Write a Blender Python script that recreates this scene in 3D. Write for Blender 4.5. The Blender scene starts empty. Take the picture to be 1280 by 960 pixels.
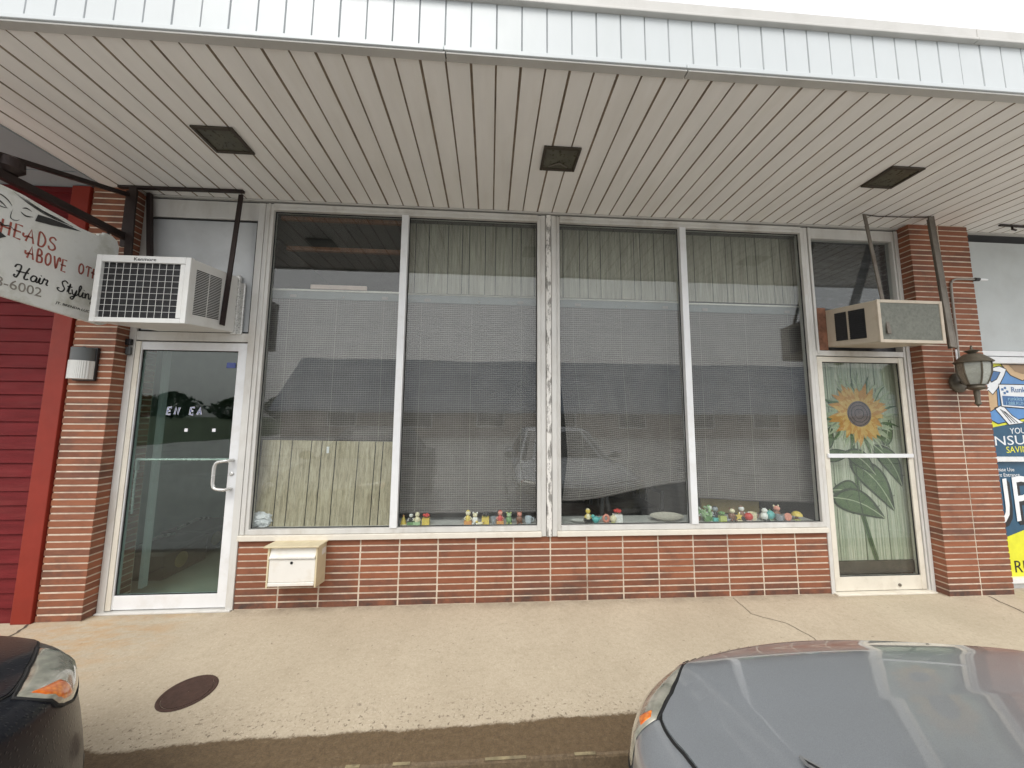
import bpy, math, random
from mathutils import Vector, Matrix
R = math.radians
rnd = random.Random(7)
scene = bpy.context.scene
COL = scene.collection

# ------------------------------------------------------------------ helpers
def tag(o, label=None, cat=None, group=None, kind=None):
    if label: o['label'] = label
    if cat: o['category'] = cat
    if group: o['group'] = group
    if kind: o['kind'] = kind
    return o
ORG = {}
def thing(name, label, cat, loc=(0, 0, 0), group=None):
    o = bpy.data.objects.new(name, None); COL.objects.link(o)
    o.location = loc; o.empty_display_size = .1
    ORG[o.name] = Vector(loc)
    return tag(o, label, cat, group)
class MB:
    def __init__(s): s.v = []; s.f = []; s.m = []
    def add(s, vs, fs, mi=0):
        n = len(s.v); s.v += [tuple(v) for v in vs]
        for f in fs: s.f.append(tuple(i + n for i in f)); s.m.append(mi)
        return s
    def box(s, x0, x1, y0, y1, z0, z1, mi=0):
        v = [(x0,y0,z0),(x1,y0,z0),(x1,y1,z0),(x0,y1,z0),(x0,y0,z1),(x1,y0,z1),(x1,y1,z1),(x0,y1,z1)]
        return s.add(v, [(0,3,2,1),(4,5,6,7),(0,1,5,4),(1,2,6,5),(2,3,7,6),(3,0,4,7)], mi)
    def frame(s, x0, x1, z0, z1, w, y0, y1, mi=0, wt=None, wb=None):
        wt = wt or w; wb = wb or w
        s.box(x0, x0+w, y0, y1, z0, z1, mi); s.box(x1-w, x1, y0, y1, z0, z1, mi)
        s.box(x0+w, x1-w, y0, y1, z1-wt, z1, mi); s.box(x0+w, x1-w, y0, y1, z0, z0+wb, mi)
        return s
    def bar(s, p, q, w, t, mi=0, up=(0, 0, 1)):
        p, q = Vector(p), Vector(q); d = (q-p).normalized(); u = Vector(up)
        if abs(d.dot(u)) > .97: u = Vector((0, 1, 0))
        a = d.cross(u).normalized()*w/2; b = a.cross(d).normalized()*t/2
        v = [p-a-b, p+a-b, p+a+b, p-a+b, q-a-b, q+a-b, q+a+b, q-a+b]
        return s.add(v, [(0,3,2,1),(4,5,6,7),(0,1,5,4),(1,2,6,5),(2,3,7,6),(3,0,4,7)], mi)
    def tube(s, pts, r, n=8, mi=0, cap=True):
        pts = [Vector(p) for p in pts]; rs = r if isinstance(r, (list, tuple)) else [r]*len(pts)
        ref = None; rings = []
        for i, p in enumerate(pts):
            d = (pts[min(i+1, len(pts)-1)]-pts[max(i-1, 0)]).normalized()
            if ref is None: ref = Vector((0, 0, 1)) if abs(d.z) < .9 else Vector((1, 0, 0))
            a = (ref - d*ref.dot(d)).normalized(); ref = a; b = d.cross(a)
            rings.append([p + (a*math.cos(t)+b*math.sin(t))*rs[i] for t in [2*math.pi*k/n for k in range(n)]])
        vs = [v for g in rings for v in g]; fs = []
        for i in range(len(rings)-1):
            for k in range(n):
                fs.append((i*n+k, i*n+(k+1) % n, (i+1)*n+(k+1) % n, (i+1)*n+k))
        if cap: fs += [tuple(range(n))[::-1], tuple((len(rings)-1)*n+k for k in range(n))]
        return s.add(vs, fs, mi)
    def lathe(s, prof, c, n=24, axis='z', mi=0, cap=True, a0=0, a1=2*math.pi):
        c = Vector(c); vs = []; fs = []; full = abs(a1-a0-2*math.pi) < 1e-6; m = n if full else n+1
        for r, h in prof:
            for k in range(m):
                t = a0+(a1-a0)*k/n; x, y = r*math.cos(t), r*math.sin(t)
                p = {'z': (x, y, h), 'y': (x, h, y), 'x': (h, x, y)}[axis]
                vs.append(c+Vector(p))
        for i in range(len(prof)-1):
            for k in range(n):
                k2 = (k+1) % m
                fs.append((i*m+k, i*m+k2, (i+1)*m+k2, (i+1)*m+k))
        if cap and full: fs += [tuple(range(m))[::-1], tuple((len(prof)-1)*m+k for k in range(m))]
        return s.add(vs, fs, mi)
    def ell(s, c, rx, ry, rz, n=12, m=8, mi=0):
        vs = [(c[0], c[1], c[2]-rz)]; fs = []
        for i in range(1, m):
            t = -math.pi/2+math.pi*i/m
            for k in range(n):
                a = 2*math.pi*k/n
                vs.append((c[0]+rx*math.cos(t)*math.cos(a), c[1]+ry*math.cos(t)*math.sin(a), c[2]+rz*math.sin(t)))
        vs.append((c[0], c[1], c[2]+rz)); L = len(vs)-1
        for k in range(n):
            fs.append((0, 1+(k+1) % n, 1+k)); fs.append((L, L-n+k, L-n+(k+1) % n))
        for i in range(m-2):
            for k in range(n):
                a = 1+i*n+k; b = 1+i*n+(k+1) % n
                fs.append((a, b, b+n, a+n))
        return s.add(vs, fs, mi)
    def prism(s, poly, fn, d0, d1, mi=0):
        """polygon in 2-D, fn(u,v,d) -> point; extruded between depths d0 and d1"""
        n = len(poly); vs = [fn(u, v, d0) for u, v in poly]+[fn(u, v, d1) for u, v in poly]
        fs = [tuple(range(n))[::-1], tuple(range(n, 2*n))]+[(i, (i+1) % n, n+(i+1) % n, n+i) for i in range(n)]
        return s.add(vs, fs, mi)
    def grid(s, fn, nu, nv, mi=0):
        vs = [fn(i/nu, j/nv) for j in range(nv+1) for i in range(nu+1)]
        fs = [(j*(nu+1)+i, j*(nu+1)+i+1, (j+1)*(nu+1)+i+1, (j+1)*(nu+1)+i) for j in range(nv) for i in range(nu)]
        return s.add(vs, fs, mi)
    def shear(s, fn):
        s.v = [tuple(fn(*v)) for v in s.v]; return s
    def build(s, name, mats, parent=None, bevel=0, smooth=False, angle=40, fix=False):
        me = bpy.data.meshes.new(name)
        o = Vector((0, 0, 0))
        if parent is not None: o = ORG[parent.name]
        me.from_pydata([Vector(v)-o for v in s.v], [], s.f)
        mats = mats if isinstance(mats, (list, tuple)) else [mats]
        for m in mats: me.materials.append(m)
        if len(mats) > 1: me.polygons.foreach_set('material_index', s.m)
        if fix:
            import bmesh
            b = bmesh.new(); b.from_mesh(me); bmesh.ops.remove_doubles(b, verts=b.verts, dist=1e-5)
            bmesh.ops.recalc_face_normals(b, faces=b.faces); b.to_mesh(me); b.free()
        if smooth:
            for p in me.polygons: p.use_smooth = True
            try: me.set_sharp_from_angle(angle=R(angle))
            except Exception: pass
        me.update()
        ob = bpy.data.objects.new(name, me); COL.objects.link(ob)
        ORG[ob.name] = o
        if parent is not None: ob.parent = parent
        if bevel:
            bv = ob.modifiers.new('Bevel', 'BEVEL'); bv.width = bevel; bv.segments = 2; bv.limit_method = 'ANGLE'; bv.angle_limit = R(50)
        return ob
def text_mesh(s, size, extrude=.0006, shear=0, align='LEFT', space=1.0):
    cu = bpy.data.curves.new('lettering', 'FONT'); cu.body = s; cu.size = size; cu.extrude = extrude; cu.shear = shear
    cu.align_x = align; cu.space_character = space; cu.resolution_u = 3
    ob = bpy.data.objects.new('lettering_source', cu); COL.objects.link(ob)
    dg = bpy.context.evaluated_depsgraph_get()
    me = bpy.data.meshes.new_from_object(ob.evaluated_get(dg))
    vs = [tuple(v.co) for v in me.vertices]; fs = [tuple(p.vertices) for p in me.polygons]
    bpy.data.objects.remove(ob); bpy.data.curves.remove(cu); bpy.data.meshes.remove(me)
    return vs, fs
def put_text(mb, s, size, origin, xdir=(1, 0, 0), ydir=(0, 0, 1), mi=0, shear=0, width=None, space=1.0, extrude=.0006):
    vs, fs = text_mesh(s, size, extrude, shear, space=space)
    X, Y = Vector(xdir), Vector(ydir); N = X.cross(Y); O = Vector(origin)
    k = 1
    if width: k = width/max(1e-6, max(v[0] for v in vs)-min(v[0] for v in vs))
    mb.add([O+X*v[0]*k+Y*v[1]+N*v[2] for v in vs], fs, mi)
def smooth_line(pts, n=6):
    out = []
    for i in range(len(pts)-1):
        p0, p1, p2, p3 = pts[max(i-1, 0)], pts[i], pts[i+1], pts[min(i+2, len(pts)-1)]
        for k in range(n):
            t = k/n
            out.append(tuple(.5*(2*b+(c-a)*t+(2*a-5*b+4*c-d)*t*t+(3*b-a-3*c+d)*t**3) for a, b, c, d in zip(p0, p1, p2, p3)))
    out.append(tuple(pts[-1])); return out
def ribbon(mb, pts, w, fn, d, mi=0, taper=False):
    P = [Vector((p[0], p[1])) for p in pts]; vs = []; n = len(P)
    for i, p in enumerate(P):
        t = P[min(i+1, n-1)]-P[max(i-1, 0)]
        if t.length < 1e-9: t = Vector((1, 0))
        t.normalize(); q = Vector((-t.y, t.x))*w/2
        if taper: q *= max(.15, math.sin(math.pi*min(1, (i+.6)/n)))
        vs += [fn(*(p+q), d), fn(*(p-q), d)]
    mb.add(vs, [(2*i, 2*i+1, 2*i+3, 2*i+2) for i in range(n-1)], mi)

# ------------------------------------------------------------------ materials
class NT:
    def __init__(s, name):
        s.mat = bpy.data.materials.new(name); s.mat.use_nodes = True
        s.t = s.mat.node_tree; s.n = s.t.nodes; s.b = s.n['Principled BSDF']; s.out = s.n['Material Output']
    def new(s, typ, **kw):
        o = s.n.new(typ)
        for k, v in kw.items():
            if k[0] == '_': setattr(o, k[1:], v)
            else: o.inputs[k].default_value = v
        return o
    def link(s, a, b): s.t.links.new(a, b)
    def coord(s): return s.new('ShaderNodeTexCoord').outputs['Object']
    def world(s): return s.new('ShaderNodeNewGeometry').outputs['Position']
    def noise(s, vec, scale, detail=4, rough=.55, stretch=None, dist=0):
        if stretch:
            m = s.new('ShaderNodeMapping'); m.inputs['Scale'].default_value = stretch; s.link(vec, m.inputs['Vector']); vec = m.outputs[0]
        o = s.new('ShaderNodeTexNoise', Scale=scale, Detail=detail, Roughness=rough, Distortion=dist); s.link(vec, o.inputs['Vector'])
        return o.outputs['Fac']
    def ramp(s, fac, stops):
        o = s.new('ShaderNodeValToRGB'); e = o.color_ramp.elements
        while len(e) < len(stops): e.new(.5)
        for i, (p, c) in enumerate(stops):
            e[i].position = p; e[i].color = (*c, 1) if len(c) == 3 else c
        s.link(fac, o.inputs['Fac']); return o.outputs['Color']
    def mix(s, fac, a, b, mode='MIX'):
        o = s.new('ShaderNodeMix', _data_type='RGBA', _blend_type=mode)
        for i, v in ((0, fac), (6, a), (7, b)):
            if hasattr(v, 'node'): s.link(v, o.inputs[i])
            elif i == 0: o.inputs[0].default_value = v
            else: o.inputs[i].default_value = (*v, 1)
        return o.outputs[2]
    def math(s, op, a, b=0.0, clamp=False):
        o = s.new('ShaderNodeMath', _operation=op, _use_clamp=clamp)
        for i, v in ((0, a), (1, b)):
            if hasattr(v, 'node'): s.link(v, o.inputs[i])
            else: o.inputs[i].default_value = v
        return o.outputs[0]
    def bump(s, h, strength=.3, dist=.01):
        o = s.new('ShaderNodeBump', Strength=strength, Distance=dist); s.link(h, o.inputs['Height']); s.link(o.outputs[0], s.b.inputs['Normal'])
    def set(s, **kw):
        for k, v in kw.items():
            k = k.replace('_', ' ')
            if hasattr(v, 'node'): s.link(v, s.b.inputs[k])
            else: s.b.inputs[k].default_value = v if not (isinstance(v, tuple) and len(v) == 3) else (*v, 1)
        return s
def pbr(name, c, rough=.5, metal=0, var=.12, scale=6, bump=0, bscale=60, dirt=None, dscale=3, damt=.5, stretch=None, coat=0, spec=None):
    m = NT(name); co = m.coord()
    n = m.noise(co, scale, 5, .6, stretch)
    lo = tuple(max(0, x*(1-var)) for x in c); hi = tuple(min(1, x*(1+var)) for x in c)
    col = m.ramp(n, [(.3, lo), (.7, hi)])
    if dirt:
        d = m.noise(co, dscale, 8, .65, stretch)
        f = m.ramp(d, [(.5, (0, 0, 0)), (.72, (damt, damt, damt))])
        col = m.mix(f, col, dirt)
    m.set(Base_Color=col, Metallic=metal, Coat_Weight=coat)
    r = m.ramp(m.noise(co, scale*2.3, 3), [(.2, (max(0, rough-.08),)*3), (.8, (min(1, rough+.08),)*3)])
    m.set(Roughness=r)
    if spec is not None: m.set(Specular_IOR_Level=spec)
    if bump: m.bump(m.noise(co, bscale, 6, .6), bump, .004)
    return m.mat

M = {}
M['alum'] = pbr('painted_aluminium', (.62, .61, .58), .42, .0, .08, 4, .05, 90, dirt=(.34, .29, .23), dscale=5, damt=.45, stretch=(1, 1, .35))
M['alum_white'] = pbr('white_aluminium', (.76, .77, .78), .38, 0, .05, 4, .04, 90, dirt=(.5, .45, .38), dscale=6, damt=.3)
M['alum_cream'] = pbr('cream_aluminium', (.70, .66, .57), .45, 0, .06, 5, .05, 90, dirt=(.40, .33, .25), dscale=6, damt=.35)
M['sill'] = pbr('sill_paint', (.72, .68, .60), .5, 0, .07, 5, .1, 90, dirt=(.42, .35, .27), dscale=5, damt=.4)
m = NT('peeling_paint'); co = m.coord()
f = m.ramp(m.noise(co, 16, 8, .7, (1.6, 1, .5)), [(.50, (1, 1, 1)), (.56, (0, 0, 0))])
m.set(Base_Color=m.mix(f, (.26, .25, .23), (.74, .72, .68)), Roughness=.7); m.bump(f, .5, .002); M['peel'] = m.mat
M['galv'] = pbr('grey_sheet_metal', (.50, .52, .53), .42, .25, .12, 2.5, .05, 40, dirt=(.30, .29, .28), dscale=2, damt=.4)
M['dark_gap'] = pbr('dark_rubber', (.02, .02, .02), .8)
M['soffit'] = pbr('soffit_vinyl', (.86, .84, .81), .5, 0, .05, 2.2, .03, 70, dirt=(.74, .70, .63), dscale=2.5, damt=.35, stretch=(3, .6, 1))
M['groove'] = pbr('soffit_seam_dirt', (.33, .27, .21), .9, 0, .3, 8)
M['fascia'] = pbr('white_fascia', (.495, .525, .535), .4, 0, .02, 3, .02, 60, dirt=(.42, .445, .44), dscale=3, damt=.3, stretch=(2, 1, .4))
M['fascia_groove'] = pbr('fascia_seam', (.36, .385, .395), .6)
M['cap'] = pbr('roof_edge_flashing', (.50, .49, .465), .45, .0, .05, 3, .03, 50, dirt=(.36, .35, .32), dscale=4, damt=.4)
M['plain_soffit'] = pbr('plain_grey_soffit', (.34, .37, .39), .6, 0, .08, 1.5, .03, 60)
M['concrete_wall'] = pbr('plain_render', (.4, .38, .35), .9, 0, .1, 3)
M['roof'] = pbr('flat_roof_felt', (.12, .12, .12), .95, 0, .2, 3)

# brick: each brick is its own island and takes its own tone
m = NT('red_brick'); co = m.world()
ri = m.new('ShaderNodeNewGeometry').outputs['Random Per Island']
base = m.ramp(ri, [(0, (.185, .070, .040)), (.3, (.245, .087, .046)), (.6, (.295, .108, .055)), (.85, (.22, .083, .049)), (1, (.16, .068, .046))])
n = m.noise(co, 9, 6, .65, (1, 1, 3)); base = m.mix(m.ramp(n, [(.35, (0, 0, 0)), (.75, (.55,)*3)]), base, (.31, .135, .08))
g = m.noise(co, 2.3, 8, .7, (1, 1, 1.4)); base = m.mix(m.ramp(g, [(.50, (0, 0, 0)), (.66, (.7,)*3)]), base, (.105, .058, .045))
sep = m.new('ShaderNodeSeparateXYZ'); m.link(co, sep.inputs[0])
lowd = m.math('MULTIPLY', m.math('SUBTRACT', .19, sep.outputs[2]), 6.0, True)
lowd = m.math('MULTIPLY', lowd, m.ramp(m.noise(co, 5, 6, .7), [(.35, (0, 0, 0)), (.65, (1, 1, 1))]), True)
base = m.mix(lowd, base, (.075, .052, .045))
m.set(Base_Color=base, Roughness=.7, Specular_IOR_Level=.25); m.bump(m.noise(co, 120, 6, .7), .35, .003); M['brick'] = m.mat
m = NT('cream_mortar'); co = m.world()
c = m.ramp(m.noise(co, 14, 6, .7), [(.3, (.50, .41, .32)), (.7, (.72, .62, .50))])
c = m.mix(m.ramp(m.noise(co, 2.0, 6, .7), [(.50, (0, 0, 0)), (.68, (.75,)*3)]), c, (.26, .19, .145))
m.set(Base_Color=c, Roughness=.9); m.bump(m.noise(co, 160, 5, .7), .5, .003); M['mortar'] = m.mat

# pavement: tan concrete, rain-wetted strip along the kerb
m = NT('tan_concrete'); co = m.world(); sep = m.new('ShaderNodeSeparateXYZ'); m.link(co, sep.inputs[0])
c = m.ramp(m.noise(co, 1.3, 6, .6), [(.3, (.475, .405, .30)), (.7, (.575, .50, .38))])
c = m.mix(m.ramp(m.noise(co, 85, 5, .8), [(.36, (.42,)*3), (.54, (0, 0, 0))]), c, (.34, .275, .19))
c = m.mix(m.ramp(m.noise(co, 26, 6, .75), [(.36, (.35,)*3), (.55, (0, 0, 0))]), c, (.36, .29, .205))
c = m.mix(m.ramp(m.noise(co, 4.5, 7, .7), [(.52, (0, 0, 0)), (.72, (.35,)*3)]), c, (.37, .30, .21))
c = m.mix(m.ramp(m.noise(co, 70, 4, .7), [(.60, (0, 0, 0)), (.68, (.6,)*3)]), c, (.70, .63, .50))
pits = m.ramp(m.noise(co, 34, 4, .6), [(.29, (1, 1, 1)), (.36, (0, 0, 0))])
c = m.mix(m.math('MULTIPLY', pits, .65), c, (.22, .175, .13))
near = m.math('MULTIPLY', m.math('SUBTRACT', -.86, sep.outputs[1]), 5.0, True)
pits2 = m.math('MULTIPLY', near, m.ramp(m.noise(co, 48, 4, .65), [(.36, (1, 1, 1)), (.41, (0, 0, 0))]), True)
c = m.mix(m.math('MULTIPLY', pits2, .75), c, (.17, .13, .09))
d = m.new('ShaderNodeVectorMath', _operation='DISTANCE'); m.link(co, d.inputs[0]); d.inputs[1].default_value = (-2.75, -.28, 0)
st = m.math('MULTIPLY', m.math('SUBTRACT', .75, d.outputs['Value']), 2.0, True)
st = m.math('MULTIPLY', st, m.ramp(m.noise(co, 5, 6, .65, (1, 2.4, 1)), [(.42, (0, 0, 0)), (.66, (.8,)*3)]), True)
c = m.mix(st, c, (.50, .31, .15))
# dust and grime collected against the wall foot
gr = m.math('MULTIPLY', m.math('ADD', sep.outputs[1], .11), 11.0, True)
gr = m.math('MULTIPLY', gr, m.ramp(m.noise(co, 7, 5, .7), [(.35, (0, 0, 0)), (.7, (.7,)*3)]), True)
c = m.mix(gr, c, (.24, .19, .14))
edge = m.math('ADD', sep.outputs[1], m.math('MULTIPLY', m.math('SUBTRACT', m.noise(co, 3.2, 5, .6), .5), .10))
edge = m.math('ADD', edge, m.math('MULTIPLY', m.math('SUBTRACT', m.noise(co, 60, 3, .7), .5), .035))
edge = m.math('ADD', edge, m.math('MULTIPLY', sep.outputs[0], -.025))
wet = m.math('MULTIPLY', m.math('SUBTRACT', -1.095, edge), 60.0, True)
wc = m.ramp(m.noise(co, 40, 5, .75), [(.3, (.100, .066, .034)), (.55, (.165, .114, .062)), (.75, (.225, .165, .098))])
wc = m.mix(m.ramp(m.noise(co, 150, 3, .7), [(.4, (.5,)*3), (.6, (0, 0, 0))]), wc, (.07, .05, .03))
c = m.mix(wet, c, wc)
m.set(Base_Color=c, Roughness=m.ramp(wet, [(0, (.88,)*3), (1, (.55,)*3)]))
hh = m.math('ADD', m.noise(co, 130, 6, .75), m.math('MULTIPLY', m.math('ADD', pits, pits2), -.8)); m.bump(hh, .6, .005); M['pave'] = m.mat
m = NT('wet_lot_pale_for_bounce'); co = m.world()  # asphalt lot coloured far paler to bounce light up onto the soffit
c = m.ramp(m.noise(co, 120, 5, .7), [(.3, (.37, .36, .34)), (.7, (.47, .46, .435))])
c = m.mix(m.ramp(m.noise(co, .35, 5, .6), [(.4, (0, 0, 0)), (.7, (.5,)*3)]), c, (.50, .49, .46))
m.set(Base_Color=c, Roughness=m.ramp(m.noise(co, .6, 4), [(.35, (.22,)*3), (.65, (.6,)*3)])); m.bump(m.noise(co, 140, 5, .7), .3, .006); M['asphalt'] = m.mat
M['crack'] = pbr('crack_dirt', (.10, .08, .06), .95, 0, .4, 30)
M['yellow_line'] = pbr('worn_yellow_paint', (.27, .225, .13), .8, 0, .4, 20, dirt=(.13, .10, .07), dscale=9, damt=1)
M['iron'] = pbr('cast_iron_rusty', (.075, .042, .032), .65, .2, .25, 30, .4, 120)
M['iron_dark'] = pbr('dark_brown_angle_iron', (.028, .017, .015), .5, .3, .3, 12, .1, 80)
M['iron_grey'] = pbr('weathered_grey_iron', (.17, .15, .125), .6, .3, .2, 9, .1, 80, dirt=(.09, .06, .04), dscale=7, damt=.6)

# glass
def glass(name, f0, tint):
    m = NT(name); m.n.remove(m.b)
    g = m.new('ShaderNodeNewGeometry'); d = m.new('ShaderNodeVectorMath', _operation='DOT_PRODUCT')
    m.link(g.outputs['Normal'], d.inputs[0]); m.link(g.outputs['Incoming'], d.inputs[1])
    c = m.math('SUBTRACT', 1.0, m.math('ABSOLUTE', d.outputs['Value']), True)
    f = m.math('ADD', m.math('MULTIPLY', m.math('POWER', c, 5.0), 1-f0), f0, True)
    tr = m.new('ShaderNodeBsdfTransparent', Color=(*tint, 1)); gl = m.new('ShaderNodeBsdfGlossy', Roughness=0.0)
    wob = m.new('ShaderNodeBump', Strength=.035, Distance=.05); m.link(m.noise(m.coord(), 1.1, 2), wob.inputs['Height']); m.link(wob.outputs[0], gl.inputs['Normal'])
    mx = m.new('ShaderNodeMixShader'); m.link(f, mx.inputs[0]); m.link(tr.outputs[0], mx.inputs[1]); m.link(gl.outputs[0], mx.inputs[2])
    m.link(mx.outputs[0], m.out.inputs['Surface']); return m.mat
def dusty(mat, amt):
    t = mat.node_tree; out = t.nodes['Material Output']; src = out.inputs['Surface'].links[0].from_socket
    co = t.nodes.new('ShaderNodeTexCoord'); mp = t.nodes.new('ShaderNodeMapping'); mp.inputs['Scale'].default_value = (3, 1, .8); t.links.new(co.outputs['Object'], mp.inputs[0])
    nz = t.nodes.new('ShaderNodeTexNoise'); nz.inputs['Scale'].default_value = 2.2; nz.inputs['Detail'].default_value = 8; nz.inputs['Roughness'].default_value = .7; t.links.new(mp.outputs[0], nz.inputs['Vector'])
    rp = t.nodes.new('ShaderNodeValToRGB'); rp.color_ramp.elements[0].position = .40; rp.color_ramp.elements[0].color = (amt*.25,)*3+(1,); rp.color_ramp.elements[1].position = .75; rp.color_ramp.elements[1].color = (amt*2,)*3+(1,); t.links.new(nz.outputs['Fac'], rp.inputs[0])
    df = t.nodes.new('ShaderNodeBsdfDiffuse'); df.inputs[0].default_value = (.5, .49, .46, 1)
    mx = t.nodes.new('ShaderNodeMixShader'); t.links.new(rp.outputs[0], mx.inputs[0]); t.links.new(src, mx.inputs[1]); t.links.new(df.outputs[0], mx.inputs[2]); t.links.new(mx.outputs[0], out.inputs['Surface'])
    return mat
M['glass'] = dusty(glass('window_glass', .048, (.93, .95, .945)), .022)
M['door_glass'] = glass('tinted_door_glass', .055, (.80, .89, .86))
M['lamp_glass'] = pbr('frosted_lamp_glass', (.34, .35, .31), .25, 0, .1, 20)

# wood panelling
def wood(name, c0, c1, c2):
    m = NT(name); co = m.coord()
    ri = m.new('ShaderNodeNewGeometry').outputs['Random Per Island']
    off = m.new('ShaderNodeCombineXYZ'); m.link(m.math('MULTIPLY', ri, 37.0), off.inputs[2]); m.link(m.math('MULTIPLY', ri, 11.0), off.inputs[0])
    av = m.new('ShaderNodeVectorMath', _operation='ADD'); m.link(co, av.inputs[0]); m.link(off.outputs[0], av.inputs[1])
    n1 = m.noise(av.outputs[0], 5, 6, .6, (9, 9, .45), .25); n2 = m.noise(av.outputs[0], 16, 5, .7, (12, 12, .3), .1)
    c = m.ramp(n1, [(.3, c0), (.5, c1), (.72, c2)])
    c = m.mix(m.ramp(n2, [(.35, (.7,)*3), (.5, (0, 0, 0))]), c, tuple(x*.55 for x in c0))
    m.set(Base_Color=c, Roughness=.55); m.bump(n2, .15, .002); return m.mat
M['panel_dark'] = wood('grey_wood_panelling', (.26, .245, .20), (.37, .35, .285), (.47, .45, .37))
M['panel_light'] = wood('pale_wood_panelling', (.34, .29, .195), (.50, .44, .31), (.62, .56, .42))
M['wood_trim'] = pbr('red_brown_wood', (.19, .085, .045), .5, 0, .25, 6, .1, 60, stretch=(6, 6, 1))

m = NT('blind_slat'); co = m.coord()
c = m.ramp(m.noise(co, 3, 4, .6, (.4, 1, 4)), [(.3, (.098, .085, .079)), (.7, (.14, .123, .116))])
m.set(Base_Color=c, Roughness=.5); M['slat'] = m.mat
M['slat_gap'] = pbr('blind_weft_gap_light', (.33, .305, .29), .6, 0, .15, 8)  # weft tone, also painted between slats as light showing through
M['cord'] = pbr('white_cord', (.36, .34, .31), .7)
M['headrail'] = pbr('blind_headrail', (.22, .235, .235), .45, 0, .08)
M['headrail_edge'] = pbr('cream_headrail_edge', (.80, .77, .70), .4)

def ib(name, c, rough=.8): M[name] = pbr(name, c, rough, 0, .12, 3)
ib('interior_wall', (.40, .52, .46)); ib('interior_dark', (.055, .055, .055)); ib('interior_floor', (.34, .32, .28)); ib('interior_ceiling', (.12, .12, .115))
M['ledge'] = pbr('window_ledge', (.58, .58, .55), .5, 0, .12, 5, dirt=(.25, .23, .2), damt=.5)
M['siding'] = pbr('red_lap_siding', (.135, .017, .019), .6, 0, .22, 4, .18, 30, dirt=(.20, .045, .04), dscale=3, damt=.35, stretch=(.6, 1, 5), spec=.08)
M['red_trim'] = pbr('red_trim_board', (.23, .026, .015), .5, 0, .1, 4, .08, 40, spec=.25)
M['black'] = pbr('black_plastic', (.012, .012, .013), .4)
M['coil'] = pbr('black_coil_fins', (.018, .018, .02), .55, .2, .5, 60)
M['ac_white'] = pbr('white_ac_casing', (.74, .74, .72), .4, 0, .04, 4, 0, 60, dirt=(.52, .48, .42), dscale=5, damt=.3)
M['ac_beige'] = pbr('aged_beige_ac', (.50, .435, .345), .5, 0, .08, 4, .05, 60, dirt=(.30, .21, .14), dscale=5, damt=.5)
M['ac_mesh'] = pbr('grey_green_ac_coil', (.15, .155, .13), .6, .2, .2, 40, .4, 220)
M['rusty_ply'] = pbr('rusty_brown_filler', (.19, .085, .05), .85, 0, .4, 18, .4, 60)
M['foam'] = pbr('silver_tape', (.60, .60, .58), .3, .5, .2, 40, .8, 60)
M['dark_ply'] = pbr('dark_painted_plywood', (.022, .022, .026), .45, 0, .4, 7, .1, 40, dirt=(.12, .12, .13), dscale=6, damt=.7, stretch=(1, 1, 4))
M['mail_white'] = pbr('white_enamel', (.78, .76, .71), .35, 0, .03, 5, 0, 60, dirt=(.55, .45, .3), dscale=7, damt=.35)
M['mail_cream'] = pbr('cream_enamel', (.66, .575, .39), .45, 0, .07, 6, .05, 70, dirt=(.42, .31, .17), dscale=7, damt=.5)
M['lantern'] = pbr('weathered_bronze', (.115, .10, .075), .55, .4, .2, 14, .1, 60, dirt=(.22, .19, .14), dscale=10, damt=.6)
M['sconce_metal'] = pbr('grey_lamp_metal', (.10, .105, .105), .45, .3)
m = NT('ribbed_glass'); wv = m.new('ShaderNodeTexWave', Scale=38.0); m.link(m.coord(), wv.inputs['Vector'])
m.set(Base_Color=(.66, .66, .63), Roughness=.25); m.bump(wv.outputs['Fac'], .5, .004); M['ribbed'] = m.mat
M['light_frame'] = pbr('dark_bronze_frame', (.055, .043, .030), .5, .2)
M['light_lens'] = pbr('dirty_lamp_lens', (.085, .08, .055), .3, 0, .35, 14)
M['sign_board'] = pbr('weathered_white_sign', (.76, .77, .74), .6, 0, .06, 5, .05, 50, dirt=(.42, .42, .33), dscale=5, damt=.8)
M['sign_red'] = pbr('faded_red_lettering', (.36, .10, .075), .6, 0, .2, 20)
M['sign_black'] = pbr('faded_black_lettering', (.035, .035, .035), .6)
M['sign_grey'] = pbr('faded_grey_lettering', (.27, .25, .22), .6, 0, .2, 20)
M['steel'] = pbr('brushed_handle', (.66, .66, .64), .28, .6, .05)
M['white_vinyl'] = pbr('white_vinyl', (.82, .83, .86), .5)
M['blue_vinyl'] = pbr('blue_vinyl', (.07, .10, .30), .5)
M['paper'] = pbr('white_paper', (.80, .81, .82), .8)
M['cardboard'] = pbr('tan_board', (.36, .27, .11), .8, 0, .1, 10)
M['pink_tone'] = pbr('pale_pink', (.62, .48, .42), .7)
M['pipe'] = pbr('grey_conduit', (.30, .28, .25), .5, .3)
def flat(name, c, rough=.5): M[name] = pbr(name, c, rough, 0, .08, 12)
for n_, c_ in dict(p_blue=(.10, .26, .55), p_navy=(.022, .085, .155), p_teal=(.035, .16, .24), p_yellow=(.72, .72, .035), p_skin=(.58, .40, .22), p_white=(.80, .82, .84), p_black=(.012, .012, .015), p_lblue=(.33, .55, .72), p_yelltext=(.78, .74, .06), p_shade=(.30, .19, .10), p_dblue=(.055, .15, .34)).items(): flat(n_, c_, .35)
m = NT('bamboo_curtain'); co = m.coord(); ri = m.new('ShaderNodeNewGeometry').outputs['Random Per Island']
c = m.ramp(ri, [(0, (.36, .39, .28)), (.5, (.50, .52, .385)), (1, (.62, .62, .49))])
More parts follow.
